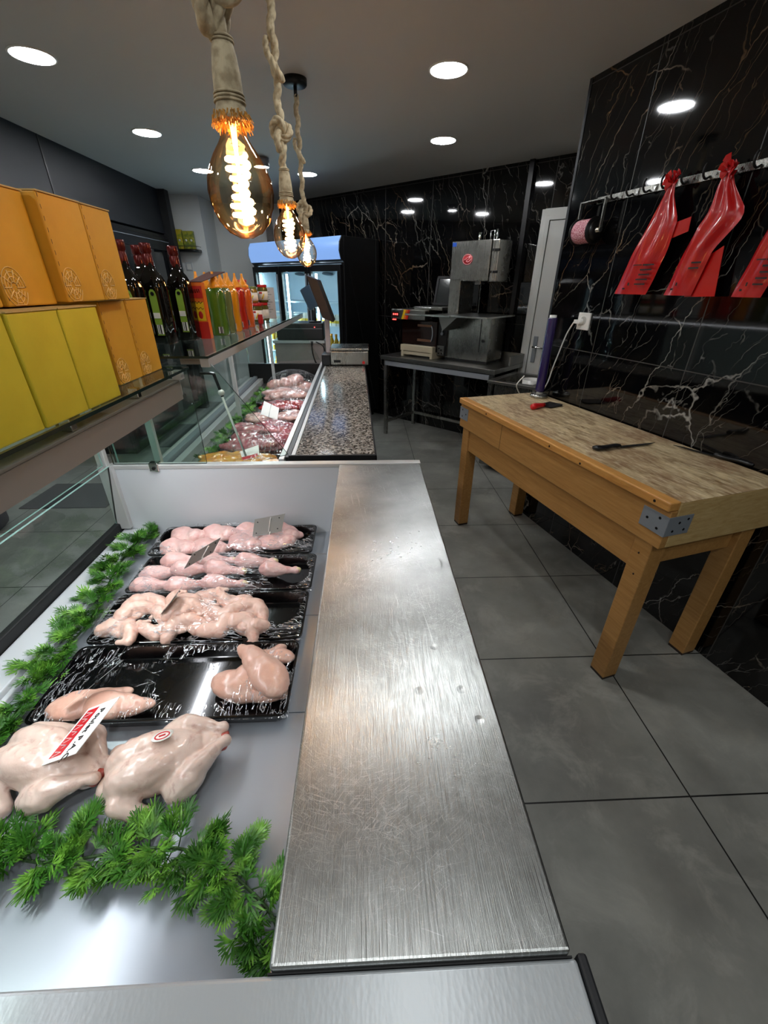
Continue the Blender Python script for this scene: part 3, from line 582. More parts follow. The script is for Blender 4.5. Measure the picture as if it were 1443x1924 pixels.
# ---------------------------------------------------------------- back wall machines
def bthing(name, label, cat, a, b, z=0, group=None): return thing(name, label, cat, back_pt(a, b, z), BRZ, group)
ft = bthing('steel_table', 'stainless work table carrying the meat machines at the back wall', 'table', -2.37, 3.79)
MB().box(-.66, .66, -.31, .29, .81, .85).build('table_top', MAT['steel3'], ft, .003)
MB().box(-.66, .66, .265, .29, .85, .93).box(.64, .66, -.02, .265, .85, .93).build('upstand', MAT['steel3'], ft, .002)
MB().box(-.61, .60, -.295, -.275, .755, .80).build('front_beam', P('pale_beam', '#b9c0c8', .3, .4), ft, .002)
for x, y in ((-.63, -.285), (.60, -.285), (-.63, .235), (.60, .235)): MB().box(x, x+.035, y, y+.035, 0, .81).build('leg', MAT['steel2'], ft, .002)
MB().box(-.61, .62, .24, .265, .13, .16).box(-.625, -.60, -.27, .24, .13, .16).box(.605, .63, -.27, .24, .13, .16).build('lower_rail', MAT['steel2'], ft, .002)
bs = bthing('bone_saw', 'upright stainless bone saw with red oval badge on steel table', 'bone saw', -2.16, 3.79, .85)
mb = MB().box(-.22, .245, -.09, .20, .02, .40); mb.build('base_cabinet', MAT['steel2'], bs, .006, 3)
MB().box(-.215, .24, -.085, .195, 0, .02).build('plinth', MAT['black'], bs)
MB().box(-.22, -.105, -.09, .16, .41, .70).build('column', MAT['steel2'], bs, .004)
MB().box(-.22, .165, -.09, .16, .68, .985).build('head', MAT['steel2'], bs, .006, 3)
MB().box(.168, .235, -.08, .15, .675, .985).build('head_door', MAT['steel2'], bs, .006)
MB().box(.20, .205, -.1, -.08, .70, .97).build('hinge_rod', MAT['chrome'], bs)
for z in (.74, .90): MB().box(.185, .245, -.10, -.078, z, z+.018).build('hinge', MAT['dark_dot'], bs, .002)
MB().box(.15, .155, -.095, -.088, .10, .385).build('cabinet_door_seam', MAT['dark_dot'], bs)
MB().cyl((.19, -.088, .20), (.19, -.104, .20), .012).build('knob', MAT['black'], bs)
MB().box(-.25, .33, -.34, .20, .398, .412).build('saw_bed', MAT['steel'], bs, .003)
MB().box(-.52, -.02, -.362, -.342, .395, .412).build('feed_rail', MAT['chrome'], bs, .003)
mb = MB().hexa([(-.17, -.091, .395), (.02, -.091, .395), (-.12, -.091, .28)], (0, -.22, 0)); mb.build('bed_support', MAT['steel3'], bs)
MB().box(.045, .048, .01, .022, .412, .68).build('blade', MAT['steel2'], bs)
MB().box(.02, .075, -.05, .03, .655, .69).build('blade_guide', MAT['chrome'], bs, .003)
MB().cyl((-.02, .03, .98), (-.02, .03, 1.05), .013).build('tension_post', MAT['chrome'], bs)
MB().tube([(.09, .02, .98), (.09, .02, 1.055), (.125, .02, 1.058), (.125, .02, .98)], .006, 8).build('tension_handle', MAT['chrome'], bs)
MB().cyl((.15, .02, .98), (.15, .02, 1.065), .009).build('tension_rod', MAT['chrome'], bs)
Mx = Matrix.Translation((-.052, -.0905, .845))@Matrix.Rotation(R(90), 4, 'X')
bd = MB().lathe([(0, 0), (.052, 0), (.052, .002), (0, .002)], M=Mx, sy=.82).build('badge', P('badge_red', '#b3232b', .4), bs)
mb = MB().tube([Mx@V((.045*math.cos(a), .037*math.sin(a), .003)) for a in [2*math.pi*i/28 for i in range(28)]], .003, 6, closed=True)
mb.tube([Mx@V(p) for p in smooth_path([(-.04, -.004, .003), (-.015, .003, .003), (.0, .016, .003), (.018, .012, .003), (.006, -.002, .003), (-.01, -.012, .003), (.012, -.018, .003), (.04, .004, .003)], 5)], .0032, 6)
mb.build('badge_mark', P('badge_pale', '#e2a0a2', .4), bd)
MB().box(-.214, -.175, -.0925, -.0905, .945, .975).build('sticker', MAT['blue'], bs)
# vacuum packer on a smoked-front machine
ov = bthing('patty_machine', 'small machine with smoked brown front on cream base', 'machine', -2.62, 3.78, .85)
MB().box(-.27, .16, -.12, .19, .115, .335).build('housing', MAT['oven'], ov, .004)
MB().box(.162, .262, -.10, .19, .03, .345).build('side_housing', MAT['black'], ov, .004)
mb = MB().box(-.24, .162, -.18, -.125, .055, .112); mb.build('front_base', MAT['cream'], ov, .004)
MB().box(-.23, -.20, -.18, .16, 0, .055).box(.13, .16, -.18, .16, 0, .055).box(-.2, .13, -.175, -.15, .02, .05).build('base_frame', MAT['cream'], ov, .003)
MB().box(-.07, .10, -.128, -.12, .15, .172).box(-.07, .10, -.128, -.12, .285, .305).build('inner_bar', P('tan_bar', '#6a4a34', .5), ov, .002)
mb = MB().tube([(.085+.03*math.cos(a), -.126, .225+.075*math.sin(a)) for a in [R(-65)+R(130)*i/12 for i in range(13)]], .006, 8); mb.build('dial_rim', MAT['zinc'], ov)
MB().cyl((.215, -.10, .235), (.215, -.118, .235), .014).box(.213, .22, -.117, -.112, .235, .27).build('knob', MAT['zinc'], ov)
MB().box(.165, .245, -.108, -.10, .035, .125).build('control_plate', MAT['steel3'], ov, .002)
for x, z in ((.19, .10), (.215, .085), (.19, .055), (.225, .055)): MB().cyl((x, -.108, z), (x, -.116, z), .008).build('switch', MAT['black'], ov)
vp = bthing('vacuum_packer', 'vacuum packer with raised lid and yellow orange red stripes', 'vacuum packer', -2.74, 3.80, 1.196)
MB().box(-.25, .17, -.20, .19, .0, .088).build('body', MAT['steel2'], vp, .006, 3)
MB().box(-.02, .31, -.12, .19, .088, .115).build('chamber', MAT['steel3'], vp, .004)
MB().box(-.02, .20, -.135, -.12, .10, .112).build('seal_bar', MAT['chrome'], vp, .002)
Ml = Matrix.Translation((.0, .17, .12))@Matrix.Rotation(R(-14), 4, 'X')
mb = MB().box(.0, .31, 0, .03, 0, .022, 0, Ml).box(.0, .31, 0, .03, .248, .27, 0, Ml).box(.0, .024, 0, .03, .022, .248, 0, Ml).box(.286, .31, 0, .03, .022, .248, 0, Ml); mb.build('lid_frame', MAT['dark_dot'], vp, .003)
MB().box(.024, .286, .008, .016, .022, .248, 0, Ml).build('lid_window', P('smoky_lid', '#3c3d3c', .12, .5), vp)
MB().box(-.235, -.15, -.2035, -.20, .02, .062).build('display', P('dark_red_display', '#3a0608', .2), vp)
for k in range(3): MB().box(-.222+.024*k, -.208+.024*k, -.2048, -.2036, .034, .05).build('digit', MAT['redled'], vp)
MB().box(-.235, -.19, -.197, -.19, -.012, -.004).build('power_light', MAT['redled'], vp)
for k, mt in enumerate(('stripe_y', 'stripe_o', 'stripe_r')):
    x = -.115+.026*k
    MB().hexa([(x, -.2036, .001), (x+.026, -.2036, .001), (x+.056, -.2036, .087), (x+.03, -.2036, .087)], (0, .002, 0)).build('stripe', MAT[mt], vp)
# sink
sk = bthing('hand_sink', 'stainless hand sink with bent tap beside white door', 'sink', -1.47, 3.56)
mb = MB().box(-.21, .21, -.26, -.20, .775, .80).box(-.21, .21, .20, .26, .775, .80).box(-.21, -.16, -.20, .20, .775, .80).box(.16, .21, -.20, .20, .775, .80); mb.build('rim', MAT['steel3'], sk, .003)
mb = MB().box(-.16, .16, -.20, .20, .64, .645).box(-.165, -.16, -.2, .2, .64, .775).box(.16, .165, -.2, .2, .64, .775).box(-.16, .16, -.205, -.2, .64, .775).box(-.16, .16, .2, .205, .64, .775); mb.build('basin', MAT['steel2'], sk)
MB().box(-.20, .20, -.25, .25, .05, .639).build('cabinet', MAT['steel3'], sk, .003)
MB().tube(smooth_path([(.12, .21, .80), (.12, .215, 1.0), (.12, .20, 1.06), (.12, .14, 1.08), (.12, .10, 1.04), (.12, .095, .98)], 6), .012, 10).build('tap', MAT['chrome'], sk)
MB().cyl((.12, .21, .80), (.12, .21, .83), .022).build('tap_base', MAT['chrome'], sk)
bw = bthing('wash_bowl', 'small pale bowl standing in the hand sink', 'bowl', -1.40, 3.56, .645)
MB().lathe([(.03, 0), (.055, .02), (.075, .10), (.08, .16), (.076, .16), (.05, .03), (0, .02)]).build('bowl_body', MAT['white'], bw)
# ---------------------------------------------------------------- fridge
fg = bthing('drinks_fridge', 'tall black three door drinks fridge with lit blue canopy', 'fridge', -4.38, 3.78)
W2 = .805
mb = MB().box(-W2, W2, .25, .29, .08, 1.93).box(-W2, -W2+.04, -.25, .25, .08, 1.93).box(W2-.04, W2, -.25, .25, .08, 1.93).box(-W2+.04, W2-.04, -.25, .25, 1.69, 1.93).box(-W2+.04, W2-.04, -.25, .25, .08, .22); mb.build('cabinet', MAT['black'], fg, .004)
MB().box(-W2+.05, W2-.05, -.2, .25, 0, .08).build('plinth', MAT['black'], fg)
pr = [(-.25, 1.70), (-.285, 1.725), (-.31, 1.80), (-.30, 1.88), (-.27, 1.93), (-.25, 1.93)]
mb = MB(); n = len(pr)
mb.add([(x, y, z) for x in (-W2, W2) for y, z in pr], [tuple(range(n))[::-1], tuple(range(n, 2*n))]+[(i, (i+1) % n, n+(i+1) % n, n+i) for i in range(n)], 0); mb.build('canopy_body', MAT['black'], fg)
pr2 = [(y-.003, z) for y, z in pr[1:5]]
mb = MB(); n = len(pr2); xs = (-W2+.012, W2-.012)
mb.add([(x, y, z) for x in xs for y, z in pr2]+[(x, y+.003, z) for x in xs for y, z in pr2], [(i, i+1, n+i+1, n+i) for i in range(n-1)]+[(2*n+n+i, 2*n+n+i+1, 2*n+i+1, 2*n+i) for i in range(n-1)], 0, True); mb.build('lit_canopy', MAT['sky_led'], fg)
MB().box(-W2+.04, W2-.04, .235, .25, .22, 1.69).box(-W2+.04, -W2+.052, -.22, .235, .22, 1.69).box(W2-.052, W2-.04, -.22, .235, .22, 1.69).build('liner', MAT['frdg_in'], fg)
MB().box(.60, .70, -.252, -.25, 1.64, 1.66).build('controller', MAT['blackm'], fg); MB().cyl((.72, -.254, 1.655), (.72, -.258, 1.655), .006).build('pilot_light', MAT['redled'], fg)
for k in range(3):
    x0 = -W2+.015+k*.525; x1 = x0+.52
    dr = MB().box(x0, x1, -.285, -.255, .20, .25).box(x0, x1, -.285, -.255, 1.62, 1.68).box(x0, x0+.05, -.285, -.255, .25, 1.62).box(x1-.05, x1, -.285, -.255, .25, 1.62).build('door', MAT['black'], fg, .003)
    MB().box(x0+.05, x1-.05, -.273, -.267, .25, 1.62, 0, None, 1).build('door_glass', [MAT['glass'], MAT['glass_l']], dr)
    MB().box(x1-.035 if k < 2 else x0+.01, x1-.02 if k < 2 else x0+.025, -.30, -.285, .5, 1.60).build('door_handle', MAT['zinc'], dr, .003)
    MB().box(x0+.07, x0+.09, -.24, -.225, .30, 1.60).build('led_bar', MAT['strip'], fg)
    mb = MB(); Mv = Matrix.Translation((x0+.32, .20, 1.615))@Matrix.Rotation(R(160), 4, 'X'); mb.lathe([(0, 0), (.08, 0), (.085, .01), (0, .012)], M=Mv, sy=.5); mb.build('vent', P('vent_grey', '#46525c', .5), fg)
    for z in (.34, .70, 1.06, 1.30): MB().box(x0+.02, x1-.02, -.19, .23, z, z+.012).build('shelf', MAT['frdg_in'], fg)
jb = None
for k in range(3):
    for zi, z in enumerate((.352, .712, 1.072)):
        for i in range(5):
            x = -W2+.015+k*.525+.10+.08*i; lab = f"{('yellow juice bottle', 'yellow juice bottle', 'pale drink carton')[zi]} number {i+1} from left on {('lowest', 'middle', 'upper')[zi]} shelf behind {('left', 'middle', 'right')[k]} fridge door"
            p = back_pt(-4.38+x, 3.78-.14, z)
            nm = 'juice_bottle' if zi < 2 else 'drink_carton'
            key = nm
            if jb is None: jb = {}
            if key not in jb:
                t = thing(nm, lab, 'bottle' if zi < 2 else 'carton', p, BRZ, 'drinks inside the fridge')
                if zi < 2:
                    MB().lathe([(.03, 0), (.033, .01), (.033, .16), (.03, .19), (.014, .23), (.014, .25)], n=14).build('bottle_body', MAT['juice'], t); MB().lathe([(.016, .25), (.016, .272), (0, .272)], n=12).build('cap', MAT['orange'], t)
                    MB().lathe([(.0336, .06), (.0336, .13)], n=14).build('bottle_label', MAT['lab_w'], t)
                else:
                    MB().box(-.035, .035, -.03, .03, 0, .12).build('carton_body', MAT['lab_w'], t, .003); MB().box(-.0352, .0352, -.0302, .0302, .03, .06).build('carton_band', MAT['red_lid'] if i % 2 else MAT['stripe_y'], t)
                jb[key] = t
            else: dup(jb[key], p, BRZ, lab, 'drinks inside the fridge')
# ---------------------------------------------------------------- cash desk, register, scale
dk = thing('cash_desk', 'taupe cash desk cabinet beyond the far display case', 'desk', (-.635, 4.45, 0))
MB().box(-.23, .23, -.15, .2, 0, 1.0).build('carcass', MAT['taupe'], dk, .003)
MB().box(-.245, .25, -.165, .21, 1.0, 1.025).build('desk_top', MAT['lam'], dk, .003)
rg = thing('cash_register', 'black cash drawer box on top of the taupe desk', 'cash register', (-.625, 4.45, 1.026))
MB().box(-.21, .23, -.15, .16, 0, .15).build('drawer_body', MAT['black'], rg, .01, 3)
MB().box(-.2, .22, -.154, -.15, .10, .104).build('drawer_seam', MAT['zinc'], rg); MB().cyl((.15, -.15, .115), (.15, -.156, .115), .005).build('pilot_light', MAT['redled'], rg)
cd = thing('customer_display', 'thin tilted grey screen standing on the cash drawer', 'screen', (-.475, 4.40, 1.177))
Md = Matrix.Translation((0, 0, .12))@Matrix.Rotation(R(-24), 4, 'Y')@Matrix.Rotation(R(35), 4, 'Z')
MB().box(-.008, .008, -.10, .10, -.0, .19, 0, Md).build('screen_panel', MAT['screen'], cd, .004)
MB().box(.0075, .012, -.105, .105, -.005, .195, 0, Md).build('screen_frame', MAT['black'], cd, .003)
MB().cyl((0, 0, 0), (.0, 0, .14), .012).lathe([(.06, 0), (.06, .012), (.01, .014)]).build('stand', MAT['black'], cd)
cc = MB().tube(smooth_path([(-.50, 4.283, 1.02), (-.51, 4.275, .93), (-.47, 4.27, .80), (-.40, 4.27, .76), (-.385, 4.27, .85), (-.40, 4.275, .97), (-.47, 4.283, 1.015)], 8), .005, 8).tube(smooth_path([(-.515, 4.283, 1.02), (-.50, 4.275, .88), (-.45, 4.27, .78), (-.40, 4.27, .72)], 8), .005, 8).build('cable_loop', MAT['black'])
tag(cc, 'looped black cables hanging down the front of the cash desk', 'cable')
sc = thing('weighing_scale', 'steel platform weighing scale on far end of granite counter', 'scale', (-.135, 3.73, .90))
MB().box(-.150, .160, -.11, .13, .012, .115).build('scale_body', MAT['steel2'], sc, .004)
MB().box(-.155, .165, -.115, .20, .122, .14).build('platform', MAT['steel2'], sc, .005, 3)
MB().box(-.14, .15, -.10, .12, .115, .122).box(-.13, -.1, -.1, -.07, 0, .012).box(.11, .14, -.1, -.07, 0, .012).box(-.13, -.1, .09, .12, 0, .012).box(.11, .14, .09, .12, 0, .012).build('feet', MAT['black'], sc)
MB().cyl((.12, -.1105, .03), (.12, -.1125, .03), .012).build('logo', MAT['red_lid'], sc)
MB().box(-.125, -.07, -.1115, -.1102, .03, .05).build('plate_text', MAT['dark_dot'], sc)
MB().box(-.225, -.152, -.10, .10, .005, .09).build('printer_box', MAT['black'], sc, .005)
MB().box(-.195, -.155, .01, .04, .09, .375).build('display_pole', MAT['taupe'], sc, .004)
Mh = Matrix.Translation((-.145, .02, .365))@Matrix.Rotation(R(-20), 4, 'Y')
MB().hexa([Mh@V(p) for p in ((-.05, -.14, .02), (.02, -.14, -.04), (.02, .14, -.04), (-.05, .14, .02))], Mh.to_3x3()@V((.0, 0, .31))).build('display_head', MAT['brown'], sc, .006)
# ---------------------------------------------------------------- yellow and orange boxes
def carton_box(label, x1, y0, y1, z, h, mat, seed, circle=False, side=True, group='boxes on the near glass shelf'):
    t = thing('cardboard_box', label, 'box', (x1-.13, (y0+y1)/2, z), 0, group); hw = (y1-y0)/2-.0012
    MB().box(-.13, .13, -hw, hw, 0, h).build('box_body', [mat], t, .003)
    rnd = random.Random(seed)
    MB().hexa([(-.13, -hw, h), (.132, -hw, h), (.132, hw, h), (-.13, hw, h)], (0, 0, .0025)).build('lid_flap', MAT['box_in'], t)
    if circle:
        mb = MB(); c = V((.1306, -hw+.03, .032))
        for r_ in (.010, .018, .026, .034):
            pts = [c+V((0, r_*.85*math.cos(a), r_*math.sin(a))) for a in [2*math.pi*i/24 for i in range(24)]]
            pts = [p for p in pts if p.y > -hw+.002 and p.z > .002]
            mb.tube(pts, .0007, 5)
        for k in range(10):
            a = 2*math.pi*k/10; q = c+V((0, .03*.85*math.cos(a), .03*math.sin(a)))
            if q.y > -hw+.002 and q.z > .002: mb.tube([c+(q-c)*.25, q], .0011, 5)
        mb.build('slice_print', MAT['print_o'], t)
        mb = MB()
        for k in range(10): mb.box(.1302, .1306, -hw+.004, -hw+.005, .01+k*h/10, .01+k*h/10+.008)
        mb.build('perforation', MAT['brown'], t)
    return t
sh = 1.2505
carton_box('plain yellow box on glass shelf, nearest and cut off by the frame', -.612, .66, .80, sh, .20, MAT['box_y'], 1)
carton_box('plain yellow box in the middle of the lower row', -.610, .803, .94, sh, .20, MAT['box_y'], 2)
carton_box('plain yellow box in lower row touching the orange boxes', -.610, .942, 1.078, sh, .20, MAT['box_y'], 3)
carton_box('orange box in lower row just beyond the yellow boxes', -.668, 1.19, 1.322, sh, .205, MAT['box_o'], 4, True)
carton_box('orange box at far end of the lower row beside bottles', -.668, 1.324, 1.456, sh, .205, MAT['box_o'], 5, True)
carton_box('orange box of upper row at the left edge of the frame', -.665, .73, .885, sh+.2055, .195, MAT['box_o'], 6, True)
carton_box('orange box of upper row standing over the yellow boxes', -.66, .889, 1.030, sh+.2055, .195, MAT['box_o'], 7, True)
carton_box('orange box of upper row pulled forward showing its olive side', -.638, 1.033, 1.178, sh+.2085, .195, MAT['box_o'], 8, True)
carton_box('orange box at far end of the upper row', -.640, 1.182, 1.307, sh+.2085, .195, MAT['box_o'], 9, True)
# ---------------------------------------------------------------- oil bottles and sauces on the far shelf
S2 = 1.2755
ob = thing('oil_bottle', 'big dark oil bottle nearest to the orange boxes, front row', 'bottle', (-.865, 1.775, S2), 0, 'dark oil bottles on the far shelf')
MB().lathe([(.040, 0), (.043, .006), (.043, .20), (.040, .225), (.030, .25), (.018, .268), (.0165, .29)], n=32, sq=5).build('bottle_body', MAT['bottle'], ob)
MB().lathe([(.0175, .278), (.0185, .285), (.0185, .315), (.017, .318), (.017, .322), (.0205, .325), (.0205, .352), (.019, .355), (0, .355)], n=20).build('foil_cap', MAT['capfoil'], ob)
lb = MB().prism([(-.014, .0), (.014, .0), (.014, .145), (.011, .158), (.005, .165), (-.005, .165), (-.011, .158), (-.014, .145)], 0, .0012, 0, Matrix.Translation((.010, -.0435, .035))@Matrix.Rotation(R(90), 4, 'X')).build('bottle_label', MAT['lab_g'], ob)
MB().box(-.003, .023, -.0455, -.0447, .04, .075).build('barcode', MAT['barcode'], lb); MB().box(-.003, .023, -.0455, -.0447, .098, .118).build('price_sticker', MAT['lab_w'], lb); MB().cyl((.01, -.0447, .185), (.01, -.0456, .185), .007).build('emblem', MAT['dark_dot'], lb)
for p, lab in (((-.832, 1.905), 'big dark oil bottle in the middle of the front row'), ((-.785, 2.045), 'big dark oil bottle next to the red and yellow carton'), ((-.945, 1.885), 'big dark oil bottle behind the one nearest the orange boxes'), ((-.915, 2.015), 'big dark oil bottle behind the middle one of front row')):
    dup(ob, (*p, S2), R(-4), lab)
ct = thing('sauce_carton', 'red and yellow chilli display carton with open flap', 'carton', (-.728, 2.13, S2))
MB().box(-.027, .027, -.055, -.02, 0, .226).build('carton_body', MAT['stripe_o'], ct, .002)
MB().hexa([(-.028, -.056, .226), (.028, -.056, .226), (.075, .15, .268), (.0, .15, .268)], (0, 0, .0025)).build('open_flap', P('carton_flap', '#4a1c10', .85), ct)
f = MB(); f.box(-.0265, .0265, -.0566, -.0552, .0, .07); f.build('red_band', MAT['stripe_r'], ct)
MB().box(-.02, .02, -.0568, -.0553, .075, .15).build('yellow_panel', MAT['stripe_y'], ct)
MB().box(-.022, .022, -.0568, -.0553, .165, .212).build('brand_panel', MAT['stripe_r'], ct)
mb = MB()
for zz, n_ in ((.148, 7), (.125, 6)):
    mb.tube(smooth_path([(-.017+.034*i/n_, -.0572, zz+.004*math.sin(i*2.1)) for i in range(n_+1)], 4), .0013, 5)
mb.tube(smooth_path([(-.012, -.0572, .185), (-.009, -.0572, .20), (-.005, -.0572, .185), (0, -.0572, .20), (.004, -.0572, .186), (.009, -.0572, .2), (.013, -.0572, .186)], 4), .0014, 5); mb.build('script', MAT['capfoil'], ct)
MB().ball((.0, -.0565, .098), (.010, .0015, .016)).build('pepper_print', MAT['red_lid'], ct)
def squeeze(mat):
    t = thing('sauce_bottle', '', 'bottle', (0, 0, S2), 0, 'squeezy sauce bottles on the far shelf')
    MB().lathe([(.036, 0), (.039, .006), (.039, .06), (.0365, .085), (.0365, .10), (.039, .125), (.039, .178), (.034, .198), (.026, .206)], n=20, sq=3).build('bottle_body', mat, t)
    MB().lathe([(.030, .198), (.030, .212), (.022, .222), (.012, .238), (.006, .255), (.0055, .27), (0, .271)], n=16).build('nozzle_cap', MAT['orange'], t)
    MB().box(-.001, .022, -.0405, -.0388, .012, .040).build('barcode', MAT['barcode'], t)
    return t
first = {}
for (x, y, k, lab) in ((-.700, 2.235, 'sauce_green', 'green sauce bottle beside the red and yellow carton'), (-.785, 2.26, 'sauce_green', 'green sauce bottle behind the front green one'), (-.697, 2.335, 'sauce_olive', 'olive grey sauce bottle behind the green front bottle'), (-.78, 2.37, 'sauce_yellow', 'yellow sauce bottle in the back row next to the olive one'),
                       (-.692, 2.44, 'sauce_yellow', 'yellow sauce bottle in the front row next to the red one'), (-.686, 2.555, 'sauce_red', 'red sauce bottle in the front row'), (-.775, 2.52, 'sauce_red', 'red sauce bottle in the back row'), (-.768, 2.66, 'sauce_orange', 'orange sauce bottle in the back row behind the last one'), (-.680, 2.68, 'sauce_orange', 'orange sauce bottle at far end of the sauce row')):
    if k not in first: first[k] = squeeze(MAT[k]); first[k].location = (x, y, S2); first[k]['label'] = lab
    else: dup(first[k], (x, y, S2), 0, lab)
def jar(mat, lid, r=.042, h=.105, label=True):
    t = thing('pickle_jar', '', 'jar', (0, 0, S2), 0, 'pickle jars on the far shelf')
    MB().lathe([(r*.9, 0), (r, .006), (r, h*.78), (r*.85, h*.9), (r*.85, h*.93)], n=22).build('jar_body', mat, t)
    MB().lathe([(r*.92, h*.9), (r*.94, h*.91), (r*.94, h*1.04), (r*.88, h*1.06), (0, h*1.06)], n=22).build('lid', lid, t)
    if label:
        l = MB().lathe([(r*1.01, h*.14), (r*1.01, h*.66)], n=22).build('jar_label', MAT['lab_w'], t)
        MB().box(-r*.5, r*.1, -r*1.05, -r*1.0, h*.52, h*.62).build('brand_strip', MAT['red_lid'], l)
        MB().tube([(r*.05, -r*1.03, h*.2), (r*.45, -r*.93, h*.5)], .004, 6).build('pickle_print', MAT['stripe_y'], l)
    return t
JH = .112
j1 = jar(MAT['jar_g'], MAT['red_lid']); j1.location = (-.715, 3.08, S2); j1['label'] = 'low pickle jar with white label at the front of the jars'
dup(j1, (-.80, 3.12, S2), .5, 'low pickle jar with white label half hidden behind the front jar')
dup(j1, (-.70, 3.19, S2), -.4, 'low pickle jar half hidden at the far right of the front jar')
j2 = jar(MAT['jar_r'], MAT['red_lid'], .036, .125, False); j2.location = (-.80, 3.12, S2+JH); j2['label'] = 'dark red jar stacked on the left low jar'
j3 = jar(MAT['jar_o'], P('green_lid', '#6a7a3a', .3), .038, .09); j3.location = (-.735, 3.09, S2+JH); j3['label'] = 'small jar with greenish lid stacked on the front low jar'
j4 = jar(MAT['jar_g'], MAT['red_lid'], .033, .10, True); j4.location = (-.685, 3.19, S2+JH); j4['label'] = 'jar with red lid stacked at the right of the jars'
j5 = jar(MAT['red_lid'], MAT['red_lid'], .016, .05, False); j5.location = (-.655, 2.90, S2); j5['label'] = 'tiny red lidded jar alone at shelf edge'
sg = thing('sign_stand', 'clear upright card holder behind the jars on far shelf', 'sign', (-.70, 3.36, S2))
MB().box(-.06, .06, -.003, .003, .004, .20).build('card', P('pale_card', '#b9bcc0', .4), sg); MB().box(-.062, .062, -.03, .03, 0, .004).build('base', MAT['lam'], sg)
mb = MB()
for k in range(9): mb.box(-.045, .03+.012*math.sin(k*2), -.0038, -.003, .17-.016*k, .174-.016*k)
mb.build('print_lines', P('grey_print', '#7e8084', .5), sg)
# ---------------------------------------------------------------- corner shelf and tea packets on the white pier
cs = thing('corner_shelf', 'rounded black wall shelf with guard rail on white pier', 'shelf', (-2.165, 5.98, 1.855))
pts = [(-.20, .115), (-.20, -.06)]+[(.12+.06*math.cos(a), -.0+.06*math.sin(a)-.0) for a in [R(-90)+R(90)*i/8 for i in range(9)]]+[(.18, .115)]
MB().prism(pts, -.028, 0, sm=True).build('shelf_board', MAT['black'], cs)
MB().tube([(-.19, -.058, .03), (.12, -.058, .03)]+[(.12+.056*math.cos(a), .056*math.sin(a), .03) for a in [R(-90)+R(90)*i/6 for i in range(7)]]+[(.176, .11, .03)], .004, 6).build('guard_rail', MAT['blackm'], cs)
for i, (x, mt) in enumerate(((-.15, 'tea'), (-.085, 'tea'), (-.02, 'tea'), (.055, 'tea2'), (.115, 'tea2'))):
    t = thing('tea_packet', ('yellow green tea packet at left end of the corner shelf', 'yellow green tea packet second from left on the corner shelf', 'yellow green tea packet third from left on the corner shelf', 'darker green tea packet fourth from left on the corner shelf', 'darker green tea packet at right end of the corner shelf')[i], 'packet', (-2.165+x, 6.0, 1.8555), .1*(i-2)*.3, 'tea packets on the corner shelf')
    MB().box(-.031, .031, -.025, .03, 0, .20 if i < 3 else .185).build('packet_body', MAT[mt], t, .003); MB().lathe([(0, 0), (.012, 0), (.012, .001)], M=Matrix.Translation((0, -.0255, .09))@Matrix.Rotation(R(90), 4, 'X')).build('packet_emblem', MAT['lab_w'], t)
for x, lab in ((-2.29, 'white wall plate left of the pair under the corner shelf'), (-2.18, 'white wall plate right of the pair under the corner shelf')):
    t = thing('wall_plate', lab, 'socket', (x, 6.12, 1.68), 0, 'wall plates on the white pier'); MB().box(-.042, .042, -.010, 0, -.045, .045).build('plate', MAT['lam'], t, .003); MB().box(-.026, .026, -.0125, -.010, -.03, .03).build('rocker', MAT['white'], t, .002)
# glazed black cooler under the bulkhead
bc = thing('glazed_cabinet', 'tall black framed cabinet with dark glass under charcoal bulkhead', 'cabinet', (-2.6, 4.85, 0))
MB().box(-.36, .34, -.86, .885, .06, 1.975).build('carcass', MAT['black'], bc, .004)
MB().box(-.34, .31, -.83, .85, 0, .06).build('plinth', MAT['black'], bc)
MB().box(.34, .352, -.84, .86, .12, 1.82, 0).build('glass_front', MAT['dkglass'], bc)
MB().box(.34, .372, -.86, .885, 1.82, 1.94).box(.34, .372, -.86, -.80, .1, 1.82).box(.34, .372, .82, .885, .1, 1.82).box(.34, .372, -.86, .885, .06, .12).build('frame', MAT['blackm'], bc, .004)
MB().box(.372, .378, -.86, .885, 1.90, 1.905).build('trim_line', MAT['zinc'], bc)
# customer floor
for (x0, x1, y0, y1, lab) in ((-2.62, -1.98, 2.86, 3.30, 'dark grey floor mat seen through the front glass'), (-2.25, -1.55, 4.2, 5.0, 'dark floor mat standing partly for reflections, before the glazed cabinet')):  # second mat also stands in for dark reflections in the end glass
    tag(MB().box(x0, x1, y0, y1, 0, .008).build('floor_mat', MAT['mat'], None, .003), lab, 'mat')
pf = thing('floor_cushion', 'dark navy rounded pouf on the customer floor at left', 'pouf', (-2.72, 2.52, 0))
MB().lathe([(.2, 0), (.235, .03), (.24, .22), (.21, .27), (.1, .285), (0, .287)]).build('cushion_body', MAT['navy'], pf); MB().tube([(.236*math.cos(a), .236*math.sin(a), .225) for a in [2*math.pi*i/32 for i in range(32)]], .006, 6, closed=True).build('piping', MAT['black'], pf)
